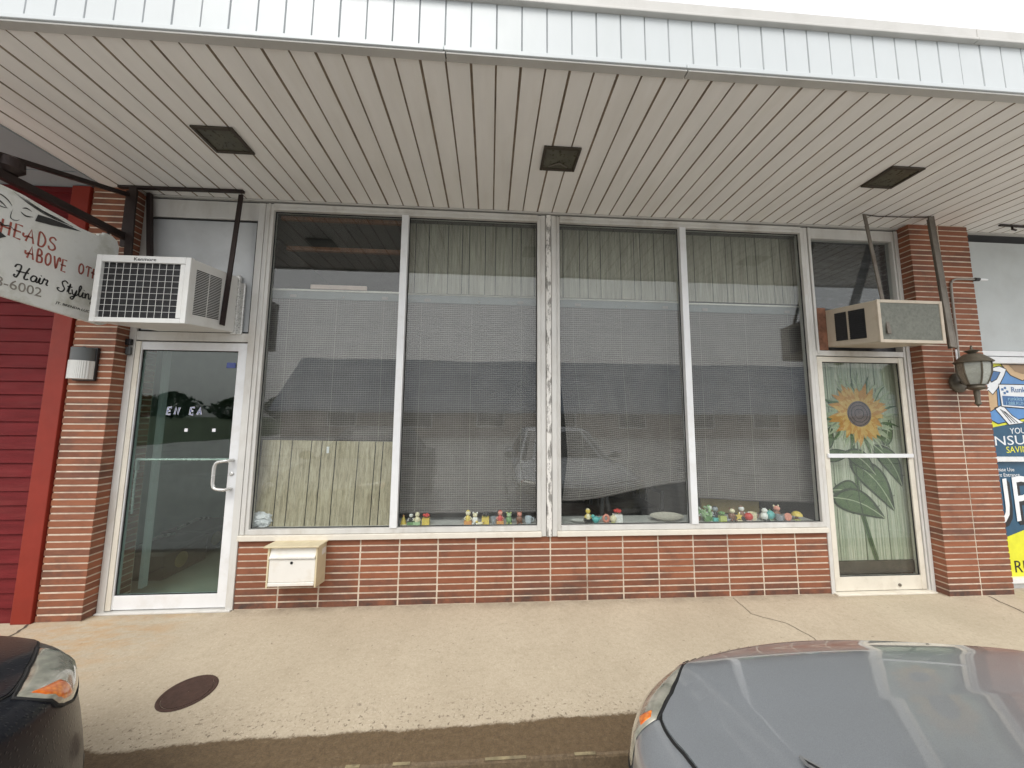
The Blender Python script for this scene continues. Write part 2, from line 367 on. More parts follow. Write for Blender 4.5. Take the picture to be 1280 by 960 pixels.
c = m.mix(m.ramp(m.noise(co, 8, 5, .7, (8, 1, .7)), [(.4, (.5,)*3), (.6, (0, 0, 0))]), c, (.30, .38, .27)); m.set(Base_Color=c, Roughness=.7); M['bamboo'] = m.mat
def paintm(name, a, b, scale=18, stretch=None):
    m = NT(name); m.set(Base_Color=m.ramp(m.noise(m.coord(), scale, 6, .7, stretch), [(.3, a), (.7, b)]), Roughness=.65); M[name] = m.mat
paintm('petal_orange', (.42, .18, .03), (.62, .34, .08)); paintm('petal_yellow', (.54, .31, .06), (.68, .47, .17))
paintm('leaf_green', (.045, .095, .030), (.105, .165, .062)); paintm('leaf_light', (.014, .028, .012), (.035, .055, .024)); paintm('disc_grey', (.105, .080, .075), (.22, .17, .165), 40)
paintm('sepal', (.24, .31, .18), (.46, .50, .34)); paintm('earth', (.035, .03, .02), (.09, .07, .05))

# car materials
def paint(name, c, metal, rough, speck=0):
    m = NT(name); co = m.coord()
    col = m.ramp(m.noise(co, 900, 2), [(.3, tuple(x*.8 for x in c)), (.7, tuple(min(1, x*1.2) for x in c))])
    m.set(Base_Color=col, Metallic=metal, Roughness=rough, Coat_Weight=1.0 if not speck or speck < .2 else .15, Coat_Roughness=.035, Coat_IOR=1.5 if speck < .2 else 1.3, Specular_IOR_Level=.5 if speck < .2 else .22)
    if speck:
        v = m.new('ShaderNodeTexVoronoi', Scale=85.0); m.link(co, v.inputs['Vector'])
        dr = m.ramp(v.outputs['Distance'], [(0, (1, 1, 1)), (.32, (.2,)*3), (.36, (0, 0, 0))]); m.bump(dr, speck, .003)
    return m.mat
M['paint_grey'] = paint('grey_metallic_paint', (.36, .385, .415), .6, .34, .05)
M['paint_black'] = paint('black_car_paint', (.010, .011, .015), .1, .3, .35)
M['car_glass'] = pbr('car_window_glass', (.012, .014, .015), .05, 0, .05)
M['tyre'] = pbr('tyre_rubber', (.02, .02, .02), .85)
M['rim'] = pbr('alloy_rim', (.45, .46, .47), .3, .8)
M['seam'] = pbr('black_seam', (.006, .006, .006), .7)
m = NT('headlight_lens'); co = m.coord()
c = m.ramp(m.noise(co, 18, 3, .5, (1, 1, 2)), [(.3, (.22, .22, .18)), (.5, (.36, .355, .29)), (.7, (.52, .50, .42))])
m.set(Base_Color=c, Metallic=.35, Roughness=.25, Coat_Weight=1.0, Coat_Roughness=.03); M['lens'] = m.mat
m = NT('amber_reflector'); co = m.coord()
v = m.new('ShaderNodeTexVoronoi', Scale=70.0); m.link(co, v.inputs['Vector'])
m.set(Base_Color=m.ramp(v.outputs['Distance'], [(.1, (.82, .27, .03)), (.7, (.60, .12, .012))]), Roughness=.3, Coat_Weight=1.0, Coat_Roughness=.05); M['amber'] = m.mat

# ------------------------------------------------------------------ ground
def slab(name, mb, mat, kind='structure', **k):
    return tag(mb.build(name, mat, **k), kind=kind)
mb = MB(); mb.grid(lambda u, v: (-450+900*u, -500+504*v, -.12), 30, 30); slab('parking_lot', mb, M['asphalt'])
mb = MB(); mb.grid(lambda u, v: (-450+900*u, -495+445*v, -.112), 10, 10); mb.grid(lambda u, v: (-450+431*u, -49.9+36*v, -.113), 10, 10); slab('field', mb, pbr('rough_grass', (.075, .10, .045), .95, 0, .3, .4))
sw = MB().box(-12, 14, -1.29, .055, -.3, 0).build('sidewalk', M['pave'], bevel=.012); tag(sw, kind='structure')
def gline(pts, w, name, mat, z=.002):
    mb = MB(); out = []
    for (x0, y0), (x1, y1) in zip(pts, pts[1:]):
        for k in range(6):
            t = k/6; out.append((x0+(x1-x0)*t+rnd.gauss(0, w*.5), y0+(y1-y0)*t+rnd.gauss(0, w*.5)))
    out.append(pts[-1]); ribbon(mb, out, w, lambda u, v, d: (u, v, d), z); return mb.build(name, mat, sw)
gline([(2.075, -.02), (2.05, -.26), (2.22, -.39), (2.26, -.56), (2.21, -.75)], .005, 'crack', M['crack'])
gline([(4.32, -.1), (4.22, -.38), (4.20, -.9)], .010, 'crack', M['crack'])
gline([(-3.30, -.07), (-3.24, -.25), (-3.22, -.8)], .016, 'crack', M['crack'])
mb = MB()
for k in range(60):
    x = -6+.2*k
    if rnd.random() < .22: mb.box(x, x+.2*rnd.uniform(.3, 1), -1.289, -1.276, .001, .0030)
tag(mb.build('kerb_paint_line', M['yellow_line']), kind='structure')

# ------------------------------------------------------------------ the shop building
bld = thing('shop_building', 'brick shop front with two display windows, two aluminium glass doors and a white panelled canopy', 'shop', (.5, .1, 0))
ZS = 3.379; PITCH = .1336; X0 = .008
CP = .0515
def brickwork(mb, joints, z0, z1, yf, yb, end_jitter=True):
    x0, x1 = joints[0], joints[-1]
    mb.box(x0+.005, x1-.005, yf+.0028, yb, z0, z1, 1)
    n = int(round((z1-z0)/CP)); p = (z1-z0)/n; g = .0056
    for j in range(n):
        for a, b in zip(joints, joints[1:]):
            dy = rnd.uniform(-.0012, .0012); dz = rnd.uniform(-.0008, .0008); gx = g+rnd.uniform(-.0002, .0014)
            mb.box(a+(gx if a != x0 else 0), b-(gx if b != x1 else 0), yf+dy, yb-.01, z0+j*p+g+dz, z0+(j+1)*p-g+dz, 0)
jn = [-1.97]+[x for x in [.2105-.3095*k for k in range(6, -9, -1)] if -1.93 < x < 2.95]+[2.985]
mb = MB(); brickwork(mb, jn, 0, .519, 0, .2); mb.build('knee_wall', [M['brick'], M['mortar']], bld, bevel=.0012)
mb = MB(); brickwork(mb, [-3.268, -2.956], 0, ZS-.004, -.1, .25); mb.build('pillar', [M['brick'], M['mortar']], bld, bevel=.0012)
mb = MB(); brickwork(mb, [3.962, 4.268, 4.577], 0, ZS-.004, -.1, .25); mb.build('pillar', [M['brick'], M['mortar']], bld, bevel=.0012)
# shell
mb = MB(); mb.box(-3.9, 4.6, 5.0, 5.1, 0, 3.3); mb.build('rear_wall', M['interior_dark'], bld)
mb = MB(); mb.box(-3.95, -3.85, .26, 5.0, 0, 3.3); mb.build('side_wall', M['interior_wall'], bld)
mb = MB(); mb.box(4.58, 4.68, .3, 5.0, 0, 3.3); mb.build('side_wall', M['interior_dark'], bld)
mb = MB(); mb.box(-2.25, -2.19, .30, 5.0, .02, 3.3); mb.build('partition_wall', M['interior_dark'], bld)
mb = MB(); mb.box(-3.85, 4.58, .2, 5.0, -.03, .02); mb.build('floor', M['interior_floor'], bld)
mb = MB(); mb.box(-3.85, 4.58, .06, 5.0, 3.3, 3.36); mb.build('ceiling', M['interior_ceiling'], bld)
mb = MB(); mb.box(-9, 11, -1.33, 6, 3.41, 3.68); mb.build('roof', M['roof'], bld)
mb = MB(); mb.box(-3.0, -2.97, .35, .40, .02, 2.3); mb.build('trim_strip', M['alum_white'], bld)
mb = MB(); mb.box(-1.9, 2.95, .065, .30, .565, .598); mb.build('window_ledge', M['ledge'], bld, bevel=.004)
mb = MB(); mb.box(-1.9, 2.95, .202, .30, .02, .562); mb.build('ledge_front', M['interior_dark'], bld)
# soffit: V-grooved boards
prof = []; k0, k1 = -24, 62
mb = MB()
for k in range(k0, k1):
    a, b = X0+k*PITCH, X0+(k+1)*PITCH
    ga, gb = (.0075 if k % 2 else .0055), (.0055 if k % 2 else .0075)
    if k == k0: ga = .002
    dz = rnd.uniform(-.0012, .0012); sag = lambda t, xx: -.006*math.sin(math.pi*t)*0
    for y0, y1 in ((-1.312, 0.02),):
        z = ZS+dz
        mb.add([(a+ga, y0, z), (b-gb, y0, z), (b-gb, y1, ZS+dz*.5), (a+ga, y1, ZS+dz*.5)], [(0, 3, 2, 1)], 0)
        mb.add([(b-gb, y0, z), (b, y0, ZS+.011), (b, y1, ZS+.011), (b-gb, y1, ZS+dz*.5)], [(0, 3, 2, 1)], 1)
        mb.add([(a, y0, ZS+.011), (a+ga, y0, z), (a+ga, y1, ZS+dz*.5), (a, y1, ZS+.011)], [(0, 3, 2, 1)], 1)
mb.build('soffit', [M['soffit'], M['groove']], bld)
mb = MB(); mb.box(-2.956, 3.96, -.022, .012, ZS-.016, ZS-.002); mb.box(4.58, 10, -.022, .012, ZS-.016, ZS-.002); mb.build('soffit_trim', M['cap'], bld, bevel=.002)
mb = MB(); mb.box(-9, X0-24*PITCH-.004, -1.31, -.275, ZS-.006, ZS+.01); mb.box(-9, X0-24*PITCH-.004, -.262, .02, ZS-.006, ZS+.01)
mb.box(X0-24*PITCH-.012, X0-24*PITCH-.001, -1.31, -.1, ZS-.012, ZS+.012); mb.build('plain_soffit', M['plain_soffit'], bld)
# fascia
mb = MB(); n0 = -66; off = .143
for k in range(n0, 80):
    a, b = off+k*PITCH, off+(k+1)*PITCH; y = -1.345; g = .0045; dy = rnd.uniform(-.0012, .0012)
    mb.add([(a+g, y+dy, 3.398), (b-g, y+dy, 3.398), (b-g, y+dy, 3.70), (a+g, y+dy, 3.70)], [(0, 1, 2, 3)], 0)
    mb.add([(b-g, y+dy, 3.398), (b, y+.006, 3.398), (b, y+.006, 3.70), (b-g, y+dy, 3.70)], [(0, 1, 2, 3)], 1)
    mb.add([(a, y+.006, 3.398), (a+g, y+dy, 3.398), (a+g, y+dy, 3.70), (a, y+.006, 3.70)], [(0, 1, 2, 3)], 1)
mb.build('fascia', [M['fascia'], M['fascia_groove']], bld)
for (a, b) in ((-9, -3.55), (-3.547, -.263), (-.260, 1.03), (1.033, 4.4), (4.403, 11)):
    mb = MB(); mb.box(a, b, -1.360, -1.336, 3.377, 3.403); mb.build('drip_edge', M['fascia'], bld, bevel=.003)
    mb = MB(); mb.box(a+.01, b+.007, -1.352, -1.308, 3.366, 3.3765); mb.build('soffit_channel', M['cap'], bld, bevel=.002)
for (a, b) in ((-9, -4), (-3.997, -.6), (-.597, 2.776), (2.779, 6.1), (6.103, 11)):
    mb = MB(); mb.box(a, b, -1.372, -1.335, 3.683, 3.700); mb.box(a, b, -1.366, -1.2, 3.7005, 3.762); mb.build('roof_cap', M['cap'], bld, bevel=.004)

# windows
def window(x0, x1, mx, ls=.068):
    mb = MB()
    mb.box(x0, x0+ls, -.006, .055, .565, 3.35); mb.box(x1-.033, x1, -.006, .055, .565, 3.35)
    mb.box(x0+ls, x1-.033, -.010, .055, 3.292, 3.35); mb.box(x0+ls, x1-.033, -.012, .06, .565, .604)
    mb.box(x0+ls*.35, x0+ls*.6, -.016, -.006, .565, 3.35)
    mb.box(x0+ls, x1-.033, -.018, -.010, 3.318, 3.348)
    w = mb.build('window', M['alum'], bld, bevel=.003)
    MB().box(mx-.030, mx+.030, -.020, .05, .604, 3.292).build('mullion', M['alum_white'], w, bevel=.004)
    for a, b in ((x0+ls, mx-.030), (mx+.030, x1-.033)):
        MB().box(a, b, .027, .033, .604, 3.292).build('pane', M['glass'], w)
        g = MB().frame(a, b, .604, 3.292, .007, .020, .026); g.build('gasket', M['dark_gap'], w)
    return w
window(-1.968, .443, -.772); window(.577, 2.985, 1.776, .037)
mb = MB(); mb.box(-1.968, .443, -.030, .055, .521, .5625); mb.box(.577, 2.985, -.030, .055, .521, .5625); mb.build('window_sill', M['sill'], bld, bevel=.004)
mb = MB(); mb.box(.443, .484, -.012, .06, .521, 3.35); mb.build('window_post', M['alum'], bld, bevel=.003)
mb = MB(); mb.box(.488, .531, -.026, .06, .521, 3.35); mb.build('window_post', M['peel'], bld, bevel=.004)
mb = MB(); mb.box(.536, .577, -.014, .06, .521, 3.35); mb.build('window_post', M['alum'], bld, bevel=.003)
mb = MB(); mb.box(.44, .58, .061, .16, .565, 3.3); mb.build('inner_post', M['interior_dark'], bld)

# wood panel valances inside three of the four panes, open red-brown trim in the first
def boards(x0, x1, z0, z1, y, th, seed, tilt=0):
    r = random.Random(seed); mb = MB(); x = x0
    widths = [.10, .165, .085, .12, .19, .14, .065, .15]; i = r.randrange(8)
    while x < x1-.01:
        w = widths[i % 8]*r.uniform(.92, 1.05); i += 1; e = min(x+w, x1)
        mb.box(x+.0036, e-.0036, y, y+th, z0, z1, 0); x = e
    mb.box(x0, x1, y+.003, y+th-.001, z0+.002, z1-.002, 1)
    return mb
for a, b, sd in ((-.79, .44, 1), (.58, 1.832, 2), (1.845, 3.04, 3)):
    boards(a, b, 2.632, 3.30, .125, .010, sd).build('wood_panel', [M['panel_dark'], M['black']], bld)
mb = MB(); mb.box(-1.9, -.76, .20, .235, 3.035, 3.075); mb.box(-.80, -.76, .09, .12, 2.64, 3.30); mb.box(-1.9, -.80, .09, .12, 3.265, 3.30); mb.build('wood_trim', M['wood_trim'], bld, bevel=.003)

# ---- left door
df = MB(); df.box(-2.954, -2.902, -.008, .10, 0, 3.35); df.box(-2.026, -1.972, -.008, .10, 0, 3.35); df.box(-2.902, -2.026, -.004, .10, 2.118, 2.19)
df.box(-2.902, -2.026, -.004, .10, 3.19, 3.35)
dfo = df.build('door_frame', M['alum'], bld, bevel=.003)
MB().box(-2.902, -2.026, .012, .05, 2.192, 3.188).build('transom_panel', M['galv'], dfo)
MB().frame(-2.9, -2.028, 2.194, 3.186, .010, .004, .0115).build('panel_bead', M['dark_gap'], dfo)
MB().box(-2.95, -1.975, -.03, .12, .0, .012).build('threshold', M['alum'], dfo, bevel=.003)
d = MB(); d.box(-2.895, -2.855, .004, .046, .02, 2.108); d.box(-2.102, -2.032, .004, .046, .02, 2.108)
d.box(-2.855, -2.102, .006, .044, 2.040, 2.108); d.box(-2.855, -2.102, .006, .044, .02, .122)
dl = d.build('glass_door', M['alum_white'], bld, bevel=.003)
MB().box(-2.855, -2.102, .022, .028, .122, 2.040).build('door_pane', M['door_glass'], dl)
MB().frame(-2.855, -2.102, .122, 2.040, .006, .014, .0215).build('gasket', M['dark_gap'], dl)
MB().box(-2.899, -2.862, -.004, .0035, .02, 2.108).build('hinge_stile', M['alum_cream'], dl, bevel=.002)
MB().tube([(-2.85, .06, 1.146), (-2.10, .06, 1.146)], .011, 10).build('push_bar', M['steel'], dl, smooth=True)
mb = MB(); mb.box(-2.853, -2.838, .05, .075, 1.06, 1.15); mb.tube([(-2.845, .06, 1.10), (-2.85, .06, .95), (-2.845, .06, .72)], .008, 8); mb.build('bar_bracket', M['steel'], dl)
pts = smooth_line([(-2.066, 0, 1.148), (-2.066, -.05, 1.148), (-2.09, -.062, 1.146), (-2.14, -.062, 1.135), (-2.158, -.062, 1.10), (-2.160, -.062, 1.03), (-2.158, -.062, .965), (-2.14, -.062, .935), (-2.09, -.062, .925), (-2.066, -.05, .924), (-2.066, 0, .924)], 5)
MB().tube(pts, .0125, 10).build('pull_handle', M['steel'], dl, smooth=True)
MB().lathe([(.015, .004), (.015, -.006), (.009, -.010), (0.001, -.010)], (-2.068, 0, 1.04), 14, 'y').build('lock', M['steel'], dl)
MB().box(-2.954, -2.915, -.035, -.0085, 2.07, 2.12).build('closer_cover', M['black'], dfo, bevel=.004)
MB().box(-2.95, -2.915, -.03, -.0085, 1.99, 2.055).build('pivot_cover', M['sconce_metal'], dfo, bevel=.004)
mb = MB()
def block_letters(s, x, z, h, w, step):
    G = {'E': [[(1, 0), (0, 0), (0, 1), (1, 1)], [(0, .5), (.8, .5)]], 'N': [[(0, 0), (0, 1), (1, 0), (1, 1)]], 'A': [[(0, 0), (.5, 1), (1, 0)], [(.2, .4), (.8, .4)]]}
    for ch in s:
        mb = MB()
        for pl in G.get(ch, []):
            P = [(x+p[0]*w+p[1]*h*.12, z+p[1]*h) for p in pl]
            ribbon(mb, P, .0155, lambda u, v, dd: (u, dd, v), .0206, 0); ribbon(mb, P, .0065, lambda u, v, dd: (u, dd, v), .0196, 1)
        if mb.v: mb.build('letter', [M['white_vinyl'], M['blue_vinyl']], dl)
        x += step
block_letters('EN EA', -2.625, 1.512, .056, .028, .0585)
MB().box(-2.476, -2.452, .019, .0215, 1.372, 1.398).build('sticker', M['white_vinyl'], dl); MB().box(-2.262, -2.236, .019, .0215, 1.372, 1.398).build('sticker', M['white_vinyl'], dl)
MB().box(-2.195, -2.125, .019, .0215, 1.90, 1.945).build('sticker', M['blue_vinyl'], dl)

# ---- right door
df = MB(); df.box(2.986, 3.020, -.006, .10, 0, 3.35); df.box(3.030, 3.052, -.012, .10, 2.12, 3.35); df.box(3.90, 3.918, -.006, .1, 0, 3.35); df.box(3.925, 3.960, -.012, .1, 0, 3.35)
df.box(3.020, 3.90, -.004, .10, 2.10, 2.15); df.box(3.052, 3.90, -.004, .10, 3.245, 3.35)
dfo2 = df.build('door_frame', M['alum'], bld, bevel=.003)
MB().box(3.0, 3.93, -.045, .1, 0, .014).build('threshold', M['alum_cream'], dfo2, bevel=.003)
MB().box(3.052, 3.90, .055, .07, 2.151, 3.244).build('transom_panel', M['dark_ply'], dfo2)
MB().box(3.052, 3.90, .028, .033, 2.56, 3.244).build('transom_pane', M['glass'], dfo2)
d = MB(); d.box(3.028, 3.076, .0, .042, .02, 2.092); d.box(3.846, 3.892, .0, .042, .02, 2.092); d.box(3.076, 3.846, .002, .040, 2.044, 2.092); d.box(3.076, 3.846, .002, .040, .02, .136)
dr = d.build('glass_door', M['alum_cream'], bld, bevel=.003)
MB().box(3.076, 3.846, .019, .024, .136, 2.044).build('door_pane', M['glass'], dr)
MB().frame(3.076, 3.846, .136, 2.044, .006, .011, .0185).build('gasket', M['dark_gap'], dr)
MB().box(3.045, 3.878, -.018, -.001, 1.166, 1.202).build('push_bar', M['alum_white'], dr, bevel=.004)
MB().lathe([(.013, .0), (.013, -.006), (.001, -.008)], (3.63, .0, .062), 12, 'y').build('lock', M['iron_grey'], dr)

# ------------------------------------------------------------------ sunflower curtain behind the right door
cur = thing('bamboo_curtain', 'pale green slatted curtain painted with a sunflower behind the right glass door', 'curtain', (3.46, .09, .2))
mb = MB(); x = 3.06; gaps = (3.19, 3.45, 3.68)
while x < 3.95:
    if any(abs(x-g) < .004 for g in gaps): x += .008; continue
    mb.box(x, x+.0092, .086+rnd.uniform(-.0015, .0015), .094, .24, 2.06); x += .0108
mb.build('slats', M['bamboo'], cur)
MB().box(3.05, 3.955, .096, .098, .13, 2.07).build('backing', M['leaf_green'], cur)
MB().box(3.06, 3.955, .07, .0955, .135, .235).build('hem', M['earth'], cur)
PF = lambda u, v, dd: (u, .0835-dd, v)
mb = MB(); C0 = (3.487, 1.565)
def leafshape(p, q, w, n=10, bend=0):
    p, q = Vector(p), Vector(q); t = (q-p); nrm = Vector((-t.y, t.x)).normalized(); up = []; dn = []
    for i in range(n+1):
        s = i/n; c = p+t*s+nrm*bend*math.sin(math.pi*s); ww = w*math.sin(math.pi*s**.75)**.9 if 0 < s < 1 else 0
        up.append(tuple(c+nrm*ww)); dn.append(tuple(c-nrm*ww))
    return up+dn[-2:0:-1]
def flatpoly(poly, d, mi):
    n = len(poly); k = n//2; vs = [PF(u, v, d) for u, v in poly]
    if mi == 5: mb.add(vs, [tuple(range(n))], mi)
    else: mb.add(vs, [(0, 1, n-1)]+[(i, i+1, n-1-i, n-i) for i in range(1, k) if i+1 < n-1-i or True and i+1 != n-1-i]+[(k-1, k, k+1)], mi)
LZ = [0]
def outlined(p, q, w, bend=0):
    LZ[0] += .00022; z_ = LZ[0]
    flatpoly(leafshape(p, q, w, 12, bend), .001+z_, 3); P, Q = Vector(p), Vector(q)
    flatpoly(leafshape(tuple(P+(Q-P)*.06), tuple(P+(Q-P)*.92), w*.84, 12, bend), .0011+z_, 2)
    mid = [tuple(P+(Q-P)*s+Vector((-(Q-P).y, (Q-P).x)).normalized()*bend*math.sin(math.pi*s)) for s in [i/8 for i in range(9)]]
    ribbon(mb, mid, .009, PF, .00119+z_, 4)
    for i in (2, 4, 6):
        for q in (-1, 1):
            m0 = Vector(mid[i]); dv = (Q-P).normalized(); nv = Vector((-dv.y, dv.x)); e_ = m0+dv*w*.45+nv*q*w*.55
            ribbon(mb, [tuple(m0), tuple(e_)], .005, PF, .00117+z_+i*.000002+q*.000001, 3)
ribbon(mb, smooth_line([(3.40, 1.27), (3.41, 1.05), (3.42, .75), (3.47, .5), (3.535, .24)], 6), .044, PF, .0008, 2)
ribbon(mb, smooth_line([(3.40, 1.27), (3.41, 1.05), (3.42, .75), (3.47, .5), (3.535, .24)], 6), .010, PF, .0018, 3)
outlined((3.44, .80), (3.14, .86), .10, -.03); outlined((3.14, .80), (3.66, .60), .115, .05)
outlined((3.35, 1.14), (3.76, .66), .115, .06); outlined((3.60, 1.28), (3.86, .88), .09, .05); outlined((3.32, 1.22), (3.60, 1.00), .08, .03)
outlined((3.10, 1.22), (3.20, 1.45), .07); outlined((3.72, 1.26), (3.80, 1.52), .06); outlined((3.08, 1.16), (3.38, 1.20), .06)
for k in range(60):
    a = 2*math.pi*k/60+rnd.uniform(-.05, .05); r1 = rnd.uniform(.30, .44)
    u0 = (C0[0]+.2*math.cos(a), C0[1]+.2*math.sin(a)); u1 = (C0[0]+r1*1.02*math.cos(a+.18), C0[1]+r1*math.sin(a+.18))
    flatpoly(leafshape(u0, u1, .014, 6, .02), .0031+k*.000004, 4 if k % 5 else 2)
for lay, (rr, w, mi, dd) in enumerate(((.275, .034, 0, .0036), (.25, .030, 1, .0042), (.22, .024, 0, .0048), (.185, .02, 1, .0054))):
    N = 34-lay*3
    for k in range(N):
        a = 2*math.pi*(k+.5*(lay % 2))/N+rnd.uniform(-.06, .06); r1 = rr*rnd.uniform(.72, 1.18)
        flatpoly(leafshape((C0[0]+.08*math.cos(a), C0[1]+.08*math.sin(a)), (C0[0]+r1*math.cos(a+.1), C0[1]+r1*math.sin(a+.1)), w*rnd.uniform(.8, 1.1), 6, rnd.uniform(-.012, .02)), dd+rnd.uniform(0, .0004), mi)
flatpoly([(C0[0]+.122*math.cos(2*math.pi*k/30), C0[1]+.122*math.sin(2*math.pi*k/30)) for k in range(30)], .0066, 5)
for rr in (.045, .08, .108):
    ribbon(mb, [(C0[0]+rr*math.cos(2*math.pi*k/24)+rnd.gauss(0, .002), C0[1]+rr*math.sin(2*math.pi*k/24)+rnd.gauss(0, .002)) for k in range(25)], .006, PF, .0072, 6)
mb.build('sunflower_painting', [M['petal_orange'], M['petal_yellow'], M['leaf_green'], M['leaf_light'], M['sepal'], M['disc_grey'], M['black']], cur)

# ------------------------------------------------------------------ roll-up blinds
def blind(x0, x1, ztop, warp, label, yb=.165):
    """warp(u, v): u 0..1 across, v 0..1 down -> (x, z, dy)"""
    t = thing('roll_blind', label, 'blind', ((x0+x1)/2, yb, ztop), 'roll-up blinds in the display windows')
    n = int(round((ztop-.085-warp(.5, 1)[1])/.0190)); nu = 16
    mb = MB()
    for j in range(n):
        v0, v1, v2, v3 = j/n, (j+.34)/n, (j+.78)/n, (j+1)/n
        rows = []
        for v, dy in ((v0, 0), (v1, -.0045), (v2, -.001), (v3, 0)):
            rows.append([(p[0], yb+p[2]+dy, p[1]) for p in [warp(i/nu, v) for i in range(nu+1)]])
        for q in range(3):
            vs = rows[q]+rows[q+1]; mb.add(vs, [(i, nu+1+i, nu+2+i, i+1) for i in range(nu)], 1 if q == 2 else 0)  # last row is the pale strip painted as light through the gap
    mb.build('slats', [M['slat'], M['slat_gap']], t)
    mb = MB(); nt = int((x1-x0)/.021)
    for k in range(nt):
        u = (k+.5)/nt; big = k in (int(nt*.13), int(nt*.5), int(nt*.87)); w = (.0045 if big else .0020)/(x1-x0)
        vs = []; ns = 26
        for s in range(ns+1):
            for du in (-w/2, w/2):
                p = warp(u+du, s/ns); vs.append((p[0], yb+p[2]-(.0072 if big else .0056), p[1]))
        mb.add(vs, [(2*s, 2*s+2, 2*s+3, 2*s+1) for s in range(ns)], 1 if big else 0)
    mb.build('weave_cords', [M['slat_gap'], M['cord']], t)
    mb = MB(); mb.box(x0, x1, yb-.012, yb+.03, ztop-.088, ztop-.016)
    hr = mb.build('headrail', M['headrail'], t, bevel=.003)
    MB().box(x0, x1, yb-.02, yb+.03, ztop-.0155, ztop).build('headrail_edge', M['headrail_edge'], hr, bevel=.002)
    for u in (.15, .84): MB().box(x0+(x1-x0)*u, x0+(x1-x0)*u+.055, yb-.019, yb-.0125, ztop-.078, ztop-.05).build('clip', M['slat_gap'], hr, bevel=.002)
    xm = x0+(x1-x0)*.55; MB().ell((xm, yb-.017, ztop-.066), .009, .005, .009).build('cord_knob', M['cord'], hr, smooth=True)
    z = lambda u: warp(u, 1.0)
    pts = [(z(i/12)[0], yb+z(i/12)[2]+.004, z(i/12)[1]-.008) for i in range(13)]
    MB().tube(pts, .011, 8).build('bottom_roll', M['slat'], t, smooth=True)
    return t
def straight(x0, x1, zt, zl, zr, amp=0):
    return lambda u, v: (x0+(x1-x0)*u, (zt-.085)+((zl+(zr-zl)*u)-(zt-.085))*v + amp*math.sin(3*math.pi*u)*v, .004*math.sin(5*u+3*v))
blind(-1.98, -.81, 2.645, straight(-1.97, -.82, 2.645, .70, .70), 'grey slatted blind hanging behind the leaning wood board, in the window beside the left door')
blind(-.80, .445, 2.640, straight(-.795, .44, 2.64, .690, .686), 'grey slatted blind hanging straight down to the figurines, left of the peeling centre post')
def w3(u, v):
    zt = 2.635-.085; zb = .785+.155*u**1.3 - .012*math.sin(2*math.pi*u)
    s = max(0, v-.25)/.75
    xl = .615+.095*math.sin(min(1, s*1.15)*math.pi*.5)-.055*max(0, s-.72)/.28*1.0
    xr = 1.832
    z = zt+(zb-zt)*v
    return (xl+(xr-xl)*u, z, .012*math.sin(4*u+5*v)*s+.03*s*u)
blind(.605, 1.84, 2.635, w3, 'crooked grey slatted blind, lifted at one lower side, right of the peeling post')
blind(1.855, 3.075, 2.625, straight(1.86, 3.068, 2.625, .80, .742, .004), 'grey slatted blind with a slightly slanting lower edge, in the window beside the sunflower door')

# ------------------------------------------------------------------ things in the display windows
brd = thing('leaning_board', 'sheet of pale wood panelling leaning inside the window by the left door', 'board', (-1.4, .09, .6))
mb = boards(-1.93, -.835, .602, 1.30, .085, .012, 9)
mb.shear(lambda x, y, z: (x-.02*(z-1.0)+(x+1.93)/1.1*(z-.6)*.035, y+.07*(z-.6), z-.012*(x+1.9)))
mb.build('panel_boards', [M['panel_light'], M['black']], brd)
MB().box(-1.395, -1.375, .126, .131, 1.19, 1.245).build('tag', M['paper'], brd)
mb = MB(); r = random.Random(4); mb.ell((-1.865, .085, .652), .085, .035, .055, 16, 12)
mb.v = [(x+r.uniform(-.014, .014), max(.045, y+r.uniform(-.01, .01)), max(.6, z+r.uniform(-.014, .016))) for x, y, z in mb.v]
tag(mb.build('crumpled_paper', M['paper']), 'crumpled white paper in the corner of the window by the left door', 'paper')
mb = MB(); mb.box(-1.62, -1.13, .126, .14, 2.645, 2.682)  # thin pale pink box along the top of the blind
tag(mb.build('pink_strip', M['pink_tone']), 'pale pink strip lying on top of the leftmost blind', 'card')
tag(MB().box(2.06, 2.64, .33, .36, .60, .86).build('backing_board', M['cardboard'], bevel=.003), 'upright tan board behind the figurines beside the sunflower door', 'board')

